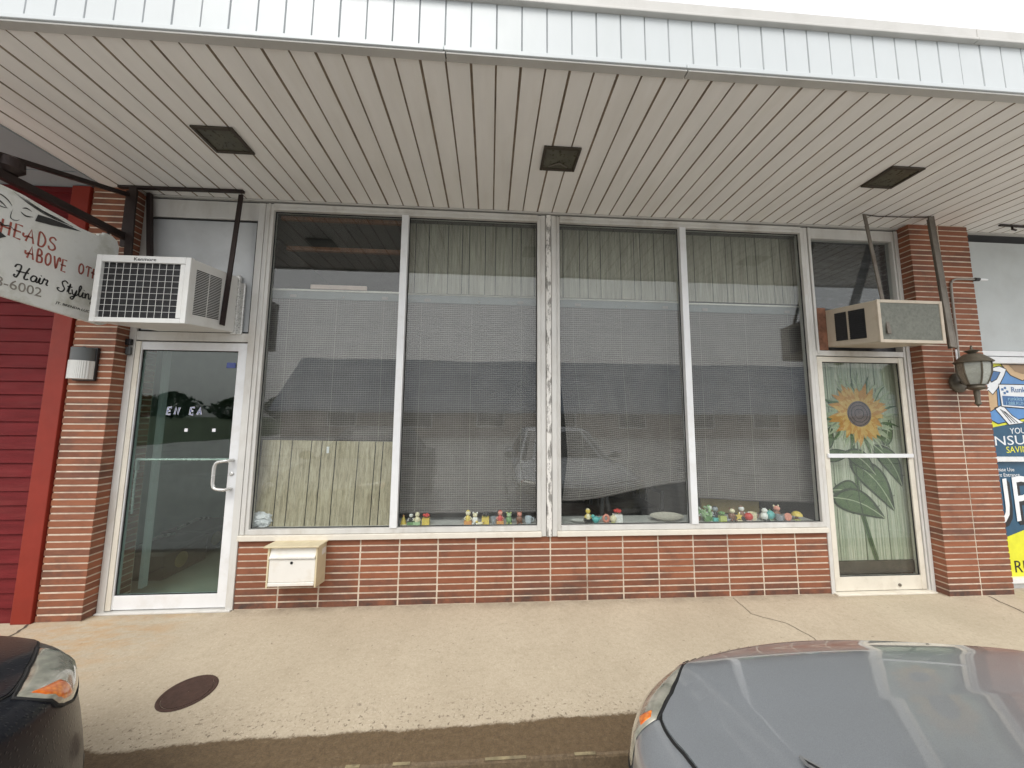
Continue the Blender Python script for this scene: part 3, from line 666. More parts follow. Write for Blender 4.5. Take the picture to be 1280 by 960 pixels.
FC = {}
def fcol(c):
    k = 'glaze_%d_%d_%d' % tuple(int(v*100) for v in c)
    if k not in FC:
        FC[k] = pbr('figurine_'+k, tuple(min(.85, q*1.15) for q in c), .35, 0, .15, 60)
    return FC[k]
W_, CRM, YEL, ORA, GRN, LGR, RED, BRN, BLK, TEAL, GRY, PBL, SAL, LIM = (.75,.74,.70), (.72,.66,.45), (.66,.50,.10), (.60,.28,.08), (.16,.30,.12), (.35,.50,.28), (.55,.05,.04), (.22,.10,.06), (.03,.03,.03), (.12,.42,.40), (.28,.30,.32), (.55,.62,.66), (.66,.27,.20), (.45,.50,.16)
ZL = .599
def fig(kind, x, y, s, cols, label, cat='figurine'):
    s *= 1.22
    t = thing({'figurine': 'figurine'}.get(cat, cat.replace(' ', '_')), label, cat, (x, y, ZL), 'ornaments on the window ledge')
    P = lambda nm, mb, c, sm=True: mb.build(nm, fcol(c), t, smooth=sm)
    a, b, c = (cols+cols[-1:]*3)[:3]
    if kind == 'person':      # block base, body, round head with cap of hair
        P('base', MB().box(x-.35*s, x+.35*s, y-.3*s, y+.3*s, ZL, ZL+.32*s), a, False)
        P('body', MB().lathe([(.24*s, .32*s), (.26*s, .45*s), (.17*s, .75*s), (.09*s, .82*s)], (x, y, ZL), 10), b)
        h = MB().ell((x, y, ZL+1.02*s), .24*s, .22*s, .24*s)
        hd = P('head', h, c)
        m2 = MB().ell((x, y+.03*s, ZL+1.13*s), .20*s, .2*s, .15*s); m2.build('hair', fcol(b), hd, smooth=True)
        P('arm', MB().tube([(x-.2*s, y-.05*s, ZL+.7*s), (x-.36*s, y-.12*s, ZL+.5*s), (x-.2*s, y-.2*s, ZL+.45*s)], .06*s, 6), c)
        P('arm', MB().tube([(x+.2*s, y-.05*s, ZL+.7*s), (x+.36*s, y-.12*s, ZL+.5*s), (x+.2*s, y-.2*s, ZL+.45*s)], .06*s, 6), c)
    elif kind == 'sit':       # sitting animal with ears
        P('body', MB().ell((x, y, ZL+.38*s), .32*s, .28*s, .38*s), a)
        hd = P('head', MB().ell((x, y-.06*s, ZL+.88*s), .25*s, .24*s, .22*s), b)
        for q in (-1, 1): MB().ell((x+q*.2*s, y, ZL+1.08*s), .08*s, .05*s, .1*s, 8, 6).build('ear', fcol(c), hd, smooth=True)
        for q in (-1, 1): P('foot', MB().ell((x+q*.2*s, y-.26*s, ZL+.09*s), .11*s, .16*s, .09*s, 8, 6), c)
    elif kind == 'lie':       # lying animal
        P('body', MB().ell((x, y, ZL+.2*s), .5*s, .22*s, .2*s), a)
        hd = P('head', MB().ell((x-.45*s, y-.05*s, ZL+.42*s), .2*s, .18*s, .18*s), b)
        MB().ell((x-.6*s, y-.08*s, ZL+.38*s), .09*s, .08*s, .07*s, 8, 6).build('muzzle', fcol(c), hd, smooth=True)
        P('tail', MB().tube([(x+.45*s, y, ZL+.2*s), (x+.62*s, y, ZL+.3*s), (x+.66*s, y, ZL+.45*s)], [.07*s, .05*s, .02*s], 6), c)
    elif kind == 'cube':      # square pot with a plant ball
        P('pot', MB().box(x-.34*s, x+.34*s, y-.3*s, y+.3*s, ZL, ZL+.62*s), a, False)
        P('stem', MB().tube([(x, y, ZL+.6*s), (x, y, ZL+.85*s)], .05*s, 6), c)
        for q in range(5): P('leaf', MB().ell((x+.2*s*math.cos(q*1.26), y+.15*s*math.sin(q*1.26), ZL+.86*s+.04*s*(q % 2)), .16*s, .14*s, .14*s, 8, 6), b)
    elif kind == 'cup':
        P('bowl', MB().lathe([(.22*s, 0), (.3*s, .15*s), (.32*s, .6*s), (.28*s, .6*s), (.26*s, .2*s), (.01*s, .15*s)], (x, y, ZL), 14), a)
        P('handle', MB().tube([(x+.3*s, y, ZL+.5*s), (x+.48*s, y, ZL+.44*s), (x+.46*s, y, ZL+.22*s), (x+.3*s, y, ZL+.16*s)], .045*s, 6), b)
    elif kind == 'cone':
        P('body', MB().lathe([(.36*s, 0), (.34*s, .1*s), (.14*s, .75*s), (.04*s, .95*s)], (x, y, ZL), 12), a)
        P('rim', MB().lathe([(.38*s, 0), (.40*s, .06*s), (.37*s, .12*s)], (x, y, ZL), 12), b)
        P('bead', MB().ell((x, y, ZL+1.0*s), .1*s, .1*s, .1*s, 8, 6), c)
    elif kind == 'ring':
        pts = [(x+.28*s*math.cos(k*math.pi/8), y, ZL+.42*s+.34*s*math.sin(k*math.pi/8)) for k in range(17)]
        P('hoop', MB().tube(pts, .13*s, 8), a); P('base', MB().box(x-.25*s, x+.25*s, y-.15*s, y+.15*s, ZL, ZL+.08*s), b, False)
    elif kind == 'ball':
        P('ball', MB().ell((x, y, ZL+.42*s), .4*s, .38*s, .4*s), a); P('foot', MB().lathe([(.24*s, 0), (.2*s, .08*s)], (x, y, ZL), 10), b); P('knob', MB().ell((x, y, ZL+.84*s), .08*s, .08*s, .08*s, 8, 6), c)
    elif kind == 'bird':
        P('body', MB().ell((x, y, ZL+.34*s), .42*s, .26*s, .32*s), a); hd = P('head', MB().ell((x-.3*s, y, ZL+.68*s), .2*s, .18*s, .18*s), b)
        MB().lathe([(.07*s, 0), (.01*s, -.16*s)], (x-.46*s, y, ZL+.66*s), 6, 'x').build('beak', fcol(c), hd)
        P('tail', MB().tube([(x+.35*s, y, ZL+.4*s), (x+.62*s, y, ZL+.62*s)], [.12*s, .03*s], 6), c)
        P('foot', MB().lathe([(.2*s, 0), (.14*s, .06*s)], (x, y, ZL), 8), c)
    elif kind == 'bush':
        P('pot', MB().lathe([(.2*s, 0), (.3*s, .35*s), (.28*s, .38*s)], (x, y, ZL), 10), c)
        r = random.Random(int(x*1000)); m1 = MB()
        for q in range(26):
            an = r.uniform(0, 6.28); h = r.uniform(.3, 1.1); rr = .38*s*math.sin(math.pi*min(1, h/1.25))
            m1.ell((x+rr*math.cos(an), y+.7*rr*math.sin(an), ZL+h*s), .11*s, .08*s, .09*s, 6, 4)
        P('leaves', m1, a); m2 = MB()
        for q in range(9):
            an = r.uniform(3.3, 6.1); h = r.uniform(.4, 1.1); rr = .44*s*math.sin(math.pi*min(1, h/1.25))
            m2.ell((x+rr*math.cos(an), y+.7*rr*math.sin(an), ZL+h*s), .07*s, .06*s, .07*s, 6, 4)
        P('flowers', m2, b)
    elif kind == 'disc':
        P('face', MB().lathe([(.01*s, -.10*s), (.36*s, -.10*s), (.40*s, -.05*s), (.40*s, .05*s), (.01*s, .05*s)], (x, y, ZL+.42*s), 18, 'y'), a)
        P('stand', MB().box(x-.18*s, x+.18*s, y-.05*s, y+.16*s, ZL, ZL+.12*s), b, False)
    elif kind == 'mushroom':
        P('stalk', MB().lathe([(.2*s, 0), (.14*s, .3*s), (.13*s, .55*s)], (x, y, ZL), 10), b); P('cap', MB().lathe([(.02*s, .48*s), (.5*s, .45*s), (.46*s, .62*s), (.28*s, .82*s), (.02*s, .9*s)], (x, y, ZL), 14), a)
        P('base', MB().lathe([(.34*s, 0), (.3*s, .09*s)], (x, y, ZL), 12), c)
    elif kind == 'star':
        poly = [((.45 if k % 2 == 0 else .2)*s*math.sin(k*math.pi/5), .45*s+(.45 if k % 2 == 0 else .2)*s*math.cos(k*math.pi/5)) for k in range(10)]
        P('star', MB().prism(poly, lambda u, v, dd: (x+u, y+dd, ZL+.05*s+v), -.08*s, .08*s), a, False); P('base', MB().box(x-.3*s, x+.3*s, y-.15*s, y+.15*s, ZL, ZL+.1*s), b, False)
    return t
ornaments = [
 ('cone', -.715, .09, .062, [YEL, CRM, ORA], 'yellow cone-shaped ornament nearest the window divider, beside the white-headed figures'),
 ('person', -.655, .10, .060, [GRN, BLK, W_], 'white-faced figurine with black hair on a green base, right of the yellow cone'),
 ('person', -.601, .09, .066, [LGR, CRM, CRM], 'cream round-headed figurine on a pale green base, left of the yellow cube pot'),
 ('cube', -.527, .09, .072, [YEL, RED, BRN], 'yellow cube pot with a red ball plant, left of the empty stretch of ledge'),
 ('person', -.174, .09, .074, [ORA, YEL, CRM], 'yellow-haired figurine on an orange base, first after the empty stretch of ledge'),
 ('sit', -.113, .09, .070, [W_, CRM, W_], 'white sitting animal ornament right of the yellow-haired figurine'),
 ('lie', -.072, .07, .046, [CRM, YEL, BRN], 'small cream lying animal in front of the white sitting animal'),
 ('cube', -.025, .10, .074, [YEL, BLK, GRN], 'yellow cube pot with a dark plant, left of the grey cup'),
 ('cup', .046, .10, .075, [GRY, GRY, GRY], 'plain grey cup between the cube pot and the red-haired figurine'),
 ('person', .101, .09, .072, [ORA, RED, SAL], 'red-haired figurine with pink face on an orange base, left of the green animal'),
 ('sit', .177, .09, .068, [GRN, LGR, LIM], 'green sitting animal ornament between the red-haired figurine and the brown bear'),
 ('sit', .267, .09, .072, [BRN, SAL, BRN], 'brown and pink sitting bear ornament left of the pale blue cup'),
 ('cup', .345, .09, .078, [PBL, PBL, PBL], 'pale blue cup at the end of the ledge, left of the peeling centre post'),
 ('person', .872, .10, .075, [BLK, CRM, YEL], 'yellow-faced figurine on a black base, left of the teal bird'),
 ('bird', .935, .08, .068, [TEAL, TEAL, TEAL], 'teal bird ornament under the crooked blind'),
 ('ring', 1.030, .09, .066, [SAL, BRN, BRN], 'salmon pink hoop ornament right of the teal bird'),
 ('ball', 1.090, .08, .062, [CRM, LIM, CRM], 'cream ball ornament in front of the pot with a red flower'),
 ('cube', 1.140, .11, .085, [W_, RED, GRN], 'white cube pot with a red ball flower, behind the cream ball ornament'),
 ('bush', 1.880, .12, .085, [GRN, W_, BRN], 'green plant with white flowers next to the window divider of the right window'),
 ('bush', 1.945, .09, .095, [LGR, LGR, GRN], 'largest pale green plant ornament of the cluster beside the divider'),
 ('person', 1.992, .12, .085, [GRN, GRN, W_], 'white-headed green figurine standing in the cluster of small plants'),
 ('person', 2.035, .10, .082, [TEAL, BLK, GRY], 'black-haired grey-faced figurine behind the lime green box'),
 ('cube', 2.072, .065, .070, [LIM, GRN, GRN], 'lime green box pot at the front of the plant cluster'),
 ('lie', 2.125, .075, .050, [GRY, W_, GRY], 'small grey and white lying animal right of the lime green box'),
 ('sit', 2.190, .10, .078, [BRN, CRM, BRN], 'brown sitting animal with a cream head, before the tan board'),
 ('star', 2.241, .08, .064, [YEL, CRM, CRM], 'yellow star ornament in front of the tan board'),
 ('person', 2.290, .11, .080, [BLK, BRN, W_], 'white-faced brown-haired figurine right of the yellow star'),
 ('ball', 2.332, .08, .072, [RED, W_, W_], 'red ball ornament with a white knob before the tan board'),
 ('cup', 2.395, .11, .090, [CRM, BRN, BRN], 'tall cream cup at the right edge of the tan board'),
 ('sit', 2.488, .09, .082, [W_, W_, BLK], 'white sitting animal with black ears and feet, right of the tan board'),
 ('ball', 2.560, .11, .082, [TEAL, GRN, GRN], 'dark teal ball ornament between the black-eared animal and the brown one'),
 ('cup', 2.606, .06, .078, [GRY, GRY, GRY], 'grey bowl-like cup at the front, left of the orange disc'),
 ('sit', 2.640, .13, .088, [BRN, SAL, CRM], 'brown sitting animal behind the orange disc'),
 ('disc', 2.691, .065, .070, [SAL, GRY, GRY], 'orange-red round disc ornament near the sunflower door'),
 ('mushroom', 2.800, .09, .072, [YEL, BRN, LIM], 'yellow-capped mushroom ornament, last on the ledge by the sunflower door'),
]
for o_ in ornaments:
    cat = {'cup': 'cup', 'bush': 'plant ornament', 'cube': 'plant pot'}.get(o_[0], 'figurine')
    fig(*o_, cat)
mb = MB(); mb.lathe([(.02, .004), (.07, .006), (.10, .016), (.105, .018), (.07, .010), (.001, .010)], (0, 0, 0), 24); mb.shear(lambda x, y, z: (.80+x*.75, .105+y*.45, ZL+z))
tag(mb.build('plate', fcol((.6, .6, .57)), smooth=True), 'small pale plate on the ledge left of the teal bird', 'plate')
mb = MB(); mb.lathe([(.05, .004), (.13, .008), (.19, .030), (.198, .033), (.13, .016), (.001, .013)], (0, 0, 0), 32); mb.shear(lambda x, y, z: (1.60+x*.78, .130+y*.38, ZL+z+y*.07+.006))
tag(mb.build('plate', fcol((.46, .43, .36)), smooth=True), 'large oval brown-rimmed platter on the ledge under the crooked blind', 'plate')

# inside the rooms
def salon_chair(x, y, label):
    t = thing('salon_chair', label, 'chair', (x, y, .02))
    MB().box(x-.28, x+.28, y-.26, y+.26, .40, .54).build('seat', M['black'], t, bevel=.05)
    mb = MB().box(x-.27, x+.27, y+.22, y+.33, .50, 1.0); mb.build('backrest', M['black'], t, bevel=.05)
    for q in (-1, 1): MB().tube([(x+q*.31, y+.22, .52), (x+q*.32, y+.2, .68), (x+q*.32, y-.18, .68), (x+q*.30, y-.2, .5)], .022, 8).build('armrest', M['sconce_metal'], t, smooth=True)
    MB().lathe([(.28, .02), (.26, .05), (.05, .07), (.045, .4)], (x, y, 0), 20).build('pedestal', M['sconce_metal'], t, smooth=True)
salon_chair(.86, .82, 'black salon chair showing under the low end of the crooked blind')
salon_chair(1.62, 1.05, 'black salon chair showing under the lifted end of the crooked blind')
for x, y, lb in ((-3.12, .72, 'black plastic tote with a yellow label, nearer one inside the left door'), (-3.24, 1.30, 'black plastic tote with a yellow label, farther one inside the left door')):
    t = thing('storage_tote', lb, 'tote', (x, y, .02), 'totes inside the left door')
    mb = MB().box(x-.2, x+.2, y-.25, y+.25, .022, .24); mb.build('tub', M['black'], t, bevel=.02)
    MB().box(x-.22, x+.22, y-.27, y+.27, .241, .28).build('lid', M['interior_dark'], t, bevel=.01)
    MB().lathe([(.001, -.004), (.07, -.004), (.07, 0)], (x+.204, y-.06, .14), 16, 'x').build('label', fcol((.22, .16, .05)), t)
    MB().tube([(x-.1, y-.2, .29), (x-.08, y, .33), (x-.1, y+.2, .29)], .015, 6).build('handle', M['steel'], t, smooth=True)

# ------------------------------------------------------------------ soffit lights
for i, (xc, lb) in enumerate(((-1.835, 'square dark light fitting in the canopy ceiling, over the left door side'), (.482, 'square dark light fitting above the centre post with a loose bracket inside'), (3.078, 'square dark light fitting in the canopy ceiling, over the sunflower door side'))):
    t = thing('ceiling_light', lb, 'light', (xc, -.672, ZS), 'square lights in the canopy ceiling')
    mb = MB(); x0, x1, y0, y1 = xc-.132, xc+.132, -.785, -.56; w = .022; z0, z1 = ZS-.016, ZS-.0015
    mb.box(x0, x0+w, y0, y1, z0, z1); mb.box(x1-w, x1, y0, y1, z0, z1); mb.box(x0+w, x1-w, y0, y0+w, z0, z1); mb.box(x0+w, x1-w, y1-w, y1, z0, z1)
    mb.build('frame', M['light_frame'], t, bevel=.003)
    MB().box(x0+w, x1-w, y0+w, y1-w, ZS-.008, ZS-.0018).build('lens', M['light_lens'], t)
    if i == 1: MB().tube(smooth_line([(xc-.07, -.60, ZS-.012), (xc-.03, -.625, ZS-.014), (xc, -.64, ZS-.014), (xc+.03, -.625, ZS-.014), (xc+.07, -.60, ZS-.012)], 4), .005, 6).build('bracket', M['iron_grey'], t)

# ------------------------------------------------------------------ air conditioners
sh = lambda x, y, z: (x, y, z+min(y, 0)*.118)
ac = thing('air_conditioner', 'newer white window air conditioner above the left door with a wire grille', 'air conditioner', (-2.45, -.25, 2.2))
xa, xb, ya, za, zb = -2.752, -2.128, -.484, 2.198, 2.672
mb = MB(); mb.box(xa+.006, xb-.004, ya+.03, .02, za, zb); mb.shear(sh).build('casing', M['ac_white'], ac, bevel=.006)
mb = MB(); mb.frame(xa, xb, za-.002, zb+.004, .036, ya, ya+.032, 0, .050, .034); mb.box(xb-.068, xb-.036, ya+.001, ya+.03, za+.034, zb-.048); mb.shear(sh).build('front_frame', M['ac_white'], ac, bevel=.004)
gx0, gx1, gz0, gz1 = xa+.036, xb-.068, za+.032, zb-.046
MB().box(gx0, gx1, ya+.022, ya+.028, gz0, gz1).shear(sh).build('coil', M['coil'], ac)
mb = MB()
for k in range(1, 11): x = gx0+(gx1-gx0)*k/11; mb.tube([(x, ya+.006, gz0), (x, ya+.006, gz1)], .0014, 6)
for k in range(1, 9): z = gz0+(gz1-gz0)*k/9; mb.tube([(gx0, ya+.004, z), (gx1, ya+.004, z)], .0014, 6)
mb.shear(sh).build('wire_grille', M['ac_white'], ac)
mb = MB(); put_text(mb, 'Kenmore', .034, (xa+.245, ya-.001, zb-.033), width=.145, extrude=.0008); mb.shear(sh).build('lettering', M['black'], ac)
mb = MB()
for k in range(27):
    z = za+.075+k*.0125
    for y0, y1 in ((-.425, -.315), (-.305, -.195)): mb.box(xb-.004, xb-.0022, y0, y1, z, z+.0068)
mb.shear(sh).build('side_louvre', M['black'], ac)
mb = MB(); mb.box(xb-.03, xb+.012, -.028, .0, za-.02, zb+.012); mb.box(xb-.015, xb+.05, -.015, .0015, za-.02, zb-.05); mb.build('flange', M['foam'], ac, bevel=.006)
br = thing('support_bracket', 'dark brown angle-iron frame holding the white air conditioner from the canopy', 'bracket', (-2.5, -.12, ZS))
MB().bar((-3.06, -.115, 3.366), (-2.075, -.13, 3.366), .03, .018).build('rail', M['iron_dark'], br)
MB().bar((-2.935, -.13, 3.362), (-2.80, -.22, 2.20), .055, .012, up=(0, 1, 0)).build('strut', M['iron_dark'], br)
MB().bar((-2.885, -.05, 3.362), (-2.80, -.06, 2.66), .03, .03, up=(0, 1, 0)).build('strut', M['iron_dark'], br)
mb = MB(); mb.bar((-2.13, -.075, 3.362), (-2.113, -.170, 2.215), .034, .010, up=(1, 0, 0)); mb.bar((-2.122, -.092, 3.362), (-2.105, -.187, 2.215), .010, .034, up=(1, 0, 0)); mb.build('strut', M['iron_dark'], br)

ac2 = thing('air_conditioner', 'old beige air conditioner with a rusty filler strip above the sunflower door', 'air conditioner', (3.4, -.2, 2.2))
xa, xb, ya, za, zb = 3.142, 3.715, -.44, 2.185, 2.535; sh2 = lambda x, y, z: (x, y, z+min(y, 0)*.115)
MB().box(xa, xb, ya+.012, .025, za, zb).shear(sh2).build('casing', M['ac_beige'], ac2, bevel=.006)
MB().frame(xa-.003, xb+.003, za-.004, zb+.004, .026, ya, ya+.0115).shear(sh2).build('front_frame', M['ac_beige'], ac2, bevel=.003)
MB().box(xa+.024, xb-.024, ya+.005, ya+.011, za+.023, zb-.023).shear(sh2).build('coil', M['ac_mesh'], ac2)
for y0, y1 in ((-.34, -.21), (-.19, -.09)):
    mb = MB(); mb.box(xa-.003, xa-.001, y0, y1, za+.045, zb-.05, 0)
    for k in range(14): z = za+.05+k*.0182; mb.box(xa-.006, xa-.0035, y0, y1, z, z+.006, 1)
    mb.shear(sh2).build('side_vent', [M['black'], M['coil']], ac2)
MB().box(3.055, 3.141, -.012, .01, 2.152, 2.555).build('filler_strip', M['rusty_ply'], ac2, bevel=.003)
br2 = thing('support_bracket', 'weathered grey iron straps holding the beige air conditioner from the canopy', 'bracket', (3.7, -.2, ZS))
mb = MB(); mb.bar((3.381, -.216, 3.372), (3.205, -.452, 2.20), .030, .008, up=(0, 1, 0)); mb.build('strut', M['iron_grey'], br2)
mb = MB(); mb.bar((4.022, -.227, 3.372), (3.750, -.452, 2.10), .052, .010, up=(0, 1, 0)); mb.bar((4.047, -.207, 3.372), (3.775, -.432, 2.10), .010, .05, up=(0, 1, 0)); mb.build('strut', M['iron_grey'], br2)
MB().tube([(3.39, -.216, 3.368), (3.5, -.217, 3.358), (3.8, -.222, 3.360), (4.01, -.227, 3.368)], .005, 6).build('tie_wire', M['iron_dark'], br2)
rod = thing('iron_hook', 'dark iron rod with a hook under the canopy by the grey panel', 'hook', (5, -.15, ZS))
MB().bar((4.83, -.16, 3.366), (5.6, -.14, 3.366), .02, .012).build('rod', M['iron_dark'], rod)
MB().tube([(4.97, -.155, 3.36), (4.96, -.16, 3.33), (4.99, -.165, 3.32)], .008, 6).build('hook', M['iron_dark'], rod)

# ------------------------------------------------------------------ mailbox
mbx = thing('mailbox', 'small white and cream metal mailbox with a keyhole on the brick wall', 'mailbox', (-1.47, -.08, .2))
x0, x1 = -1.655, -1.292
mb = MB(); mb.prism([(0, .20), (-.150, .222), (-.150, .508), (0, .508)], lambda y, z, dd: (dd, y, z), x0, x0+.012); mb.prism([(0, .20), (-.150, .222), (-.150, .508), (0, .508)], lambda y, z, dd: (dd, y, z), x1-.012, x1)
mb.box(x0+.012, x1-.012, -.145, -.002, .232, .245); mb.box(x0+.012, x1-.012, -.012, -.002, .245, .505)
mb.build('body', M['mail_cream'], mbx, bevel=.002)
mb = MB(); mb.prism([(-.001, .512), (-.001, .521), (-.172, .530), (-.172, .519), (-.160, .512)], lambda y, z, dd: (dd, y, z), x0-.022, x1+.018); mb.build('lid', M['mail_cream'], mbx, bevel=.002)
mb = MB(); mb.box(x0+.014, x1-.014, -.146, -.135, .262, .425); mb.box(x0+.014, x1-.014, -.152, -.137, .236, .260); dr_ = mb.build('door', M['mail_white'], mbx, bevel=.003)
MB().lathe([(.010, .002), (.010, -.004), (.001, -.005)], (-1.478, -.146, .401), 14, 'y').build('keyhole', M['black'], dr_)
mb = MB(); mb.prism([(-.140, .432), (-.158, .432), (-.160, .446), (-.146, .452), (-.132, .508), (-.126, .508)], lambda y, z, dd: (dd, y, z), x0+.014, x1-.014); mb.build('flap', M['mail_white'], mbx, bevel=.002)
MB().box(x1+.0005, x1+.003, -.075, -.02, .43, .475).build('side_label', M['mail_white'], mbx)

# ------------------------------------------------------------------ wall lamps
wl = thing('wall_light', 'grey half-round wall lamp with ribbed glass on the left brick pillar', 'lamp', (-3.12, -.1, 1.9))
MB().box(-3.215, -3.055, -.125, -.1035, 1.765, 2.025).build('back_plate', M['black'], wl, bevel=.004)
mb = MB(); mb.lathe([(.074, 1.915), (.074, 2.015), (.001, 2.018)], (-3.137, -.126, 0), 20, 'z', cap=False, a0=-math.pi, a1=0); mb.build('hood', M['sconce_metal'], wl, smooth=True)
mb = MB(); mb.lathe([(.001, 1.772), (.078, 1.775), (.078, 1.914), (.001, 1.914)], (-3.137, -.126, 0), 20, 'z', cap=False, a0=-math.pi, a1=0); mb.build('lamp_glass', M['ribbed'], wl, smooth=True)
MB().ell((-3.137, -.14, 2.022), .012, .012, .008, 8, 6).build('screw', M['black'], wl)

ln = thing('wall_lantern', 'weathered bronze carriage lantern on the right brick pillar', 'lamp', (4.27, -.1, 1.85))
MB().lathe([(.088, -.1035), (.088, -.118), (.072, -.132), (.05, -.138), (.001, -.138)], (4.272, 0, 1.852), 24, 'y').build('back_plate', M['lantern'], ln, smooth=True)
lx, ly = 4.195, -.27
def _scaled(mb, name, *a, **k):
    if name != 'arm': mb.shear(lambda x, y, z: (lx+(x-lx)*.86, ly+(y-ly)*.86, 1.80+(z-1.80)*.92))
    return mb.build(name, *a, **k)
MB.LS = lambda s_, name, *a, **k: _scaled(s_, name, *a, **k)
MB().tube(smooth_line([(4.272, -.135, 1.852), (4.25, -.20, 1.845), (4.215, -.262, 1.80), (lx, ly, 1.795)], 5), .017, 10).LS('arm', M['lantern'], ln, smooth=True)
MB().lathe([(.074, 1.82), (.055, 1.812), (.06, 1.795), (.075, 1.788), (.05, 1.775), (.022, 1.765)], (lx, ly, 0), 16).LS('cage_base', M['lantern'], ln, smooth=True)
gl = [(.066, 1.822), (.082, 1.86), (.102, 1.93), (.108, 2.0), (.106, 2.03)]
MB().lathe(gl, (lx, ly, 0), 6).LS('lamp_glass', M['lamp_glass'], ln)
mb = MB()
for k in range(6):
    a = k*math.pi/3; mb.tube([(lx+(r_+.003)*math.cos(a), ly+(r_+.003)*math.sin(a), z_) for r_, z_ in gl], .006, 6)
mb.LS('cage_bars', M['lantern'], ln)
MB().lathe([(.128, 2.028), (.132, 2.036), (.118, 2.05), (.088, 2.082), (.062, 2.105), (.05, 2.112)], (lx, ly, 0), 24).LS('lamp_roof', M['lantern'], ln, smooth=True, angle=30)
MB().lathe([(.02, 2.113), (.03, 2.122), (.055, 2.142), (.022, 2.152), (.010, 2.158), (.006, 2.19), (.001, 2.195)], (lx, ly, 0), 16).LS('finial', M['lantern'], ln, smooth=True)
MB().lathe([(.020, 1.764), (.022, 1.75), (.018, 1.66), (.022, 1.652), (.024, 1.64), (.01, 1.625), (.001, 1.61)], (lx, ly, 0), 12).LS('tail', M['lantern'], ln, smooth=True)
cp = thing('conduit', 'thin grey conduit bent across the right brick pillar with a white end fitting', 'pipe', (4.3, -.11, 2.5))
MB().tube(smooth_line([(4.30, -.112, 1.94), (4.308, -.112, 2.3), (4.315, -.112, 2.72), (4.325, -.112, 2.80), (4.36, -.112, 2.832), (4.44, -.114, 2.838), (4.60, -.118, 2.838)], 5), .009, 8).build('pipe', M['pipe'], cp, smooth=True)
mb = MB(); mb.lathe([(.012, 4.555), (.017, 4.56), (.017, 4.60), (.012, 4.605)], (0, -.118, 2.838), 10, 'x'); mb.build('coupling', M['black'], cp)
mb = MB(); mb.lathe([(.010, 4.606), (.012, 4.65), (.008, 4.69), (.001, 4.695)], (0, -.118, 2.838), 10, 'x'); mb.build('end_fitting', M['white_vinyl'], cp)
MB().tube([(4.282, -.112, 1.935), (4.285, -.112, 2.16)], .0065, 8).build('white_tube', M['white_vinyl'], cp)

# ------------------------------------------------------------------ hanging sign on the left
sg = thing('hanging_sign', 'weathered white hair salon sign with a painted face hanging beside the left pillar', 'sign', (-2.95, -.6, 2.2))
SX = -2.948
poly = [(-1.42, 2.30), (-1.36, 2.25), (-.225, 2.178), (-.185, 2.20), (-.168, 2.25), (-.166, 2.82), (-.185, 2.868), (-.225, 2.888), (-.272, 2.888), (-.282, 2.862), (-.305, 2.862), (-.315, 2.84), (-.43, 2.836), (-.52, 2.852), (-.62, 2.862), (-.74, 2.878), (-.86, 2.876), (-.98, 2.85), (-1.1, 2.80), (-1.22, 2.84), (-1.36, 2.80), (-1.42, 2.72)]
MB().prism(poly, lambda y, z, dd: (dd, y, z), SX-.024, SX).build('board', M['sign_board'], sg, bevel=.002)
SF = lambda u, v, dd: (SX+.0015+dd, u, v)
mb = MB()
STK = {'H': [[(0, 0), (.05, 1)], [(.75, 0), (.8, 1)], [(-.25, .45), (-.1, .62), (.1, .5), (.8, .5)]], 'E': [[(.7, 0), (.05, 0), (.1, 1), (.75, 1)], [(-.15, .52), (.65, .52)]], 'A': [[(0, 0), (.45, 1), (.8, 0)], [(-.3, .55), (-.3, .35), (-.1, .3), (.1, .4), (.7, .4)]], 'D': [[(.1, 0), (.1, 1), (.5, .95), (.8, .6), (.75, .25), (.5, 0), (.05, 0)]], 'S': [[(.75, .85), (.5, 1), (.15, .9), (.1, .65), (.6, .45), (.75, .2), (.45, 0), (.1, .05), (0, .25)]], 'B': [[(.1, 0), (.1, 1), (.55, .95), (.6, .65), (.15, .52), (.7, .45), (.75, .1), (.4, 0), (.05, 0)]], 'O': [[(.4, 0), (.1, .2), (.05, .7), (.35, 1), (.7, .8), (.75, .3), (.4, 0)]], 'V': [[(0, 1), (.4, 0), (.6, .8), (.8, 1), (.95, .8), (.8, .7)]], 'T': [[(.4, 0), (.42, 1)], [(-.05, .8), (.1, 1), (.9, .95)]], 'R': [[(.1, 0), (.1, 1), (.65, .9), (.6, .6), (.15, .5), (.8, 0)]]}
def strokes(s, y, z, h, w, step, mi, dz=0, lw=.010):
    for ch in s:
        for pl in STK.get(ch, []):
            P = [(y+p[0]*w, z+p[1]*h) for p in pl]
            if len(P) > 3 and ch != 'E': P = smooth_line(P, 4)
            ribbon(mb, P, lw, SF, 0, mi)
        y += step; z += dz
strokes('HEADS', -.805, 2.588, .088, .046, .0555, 0, .003)
mb.build('lettering', [M['sign_red'], M['sign_black'], M['sign_grey']], sg); mb = MB()
strokes('ABOVE', -.676, 2.492, .082, .036, .0435, 0, -.002); strokes('OTHERS', -.405, 2.508, .075, .036, .044, 0, -.001)
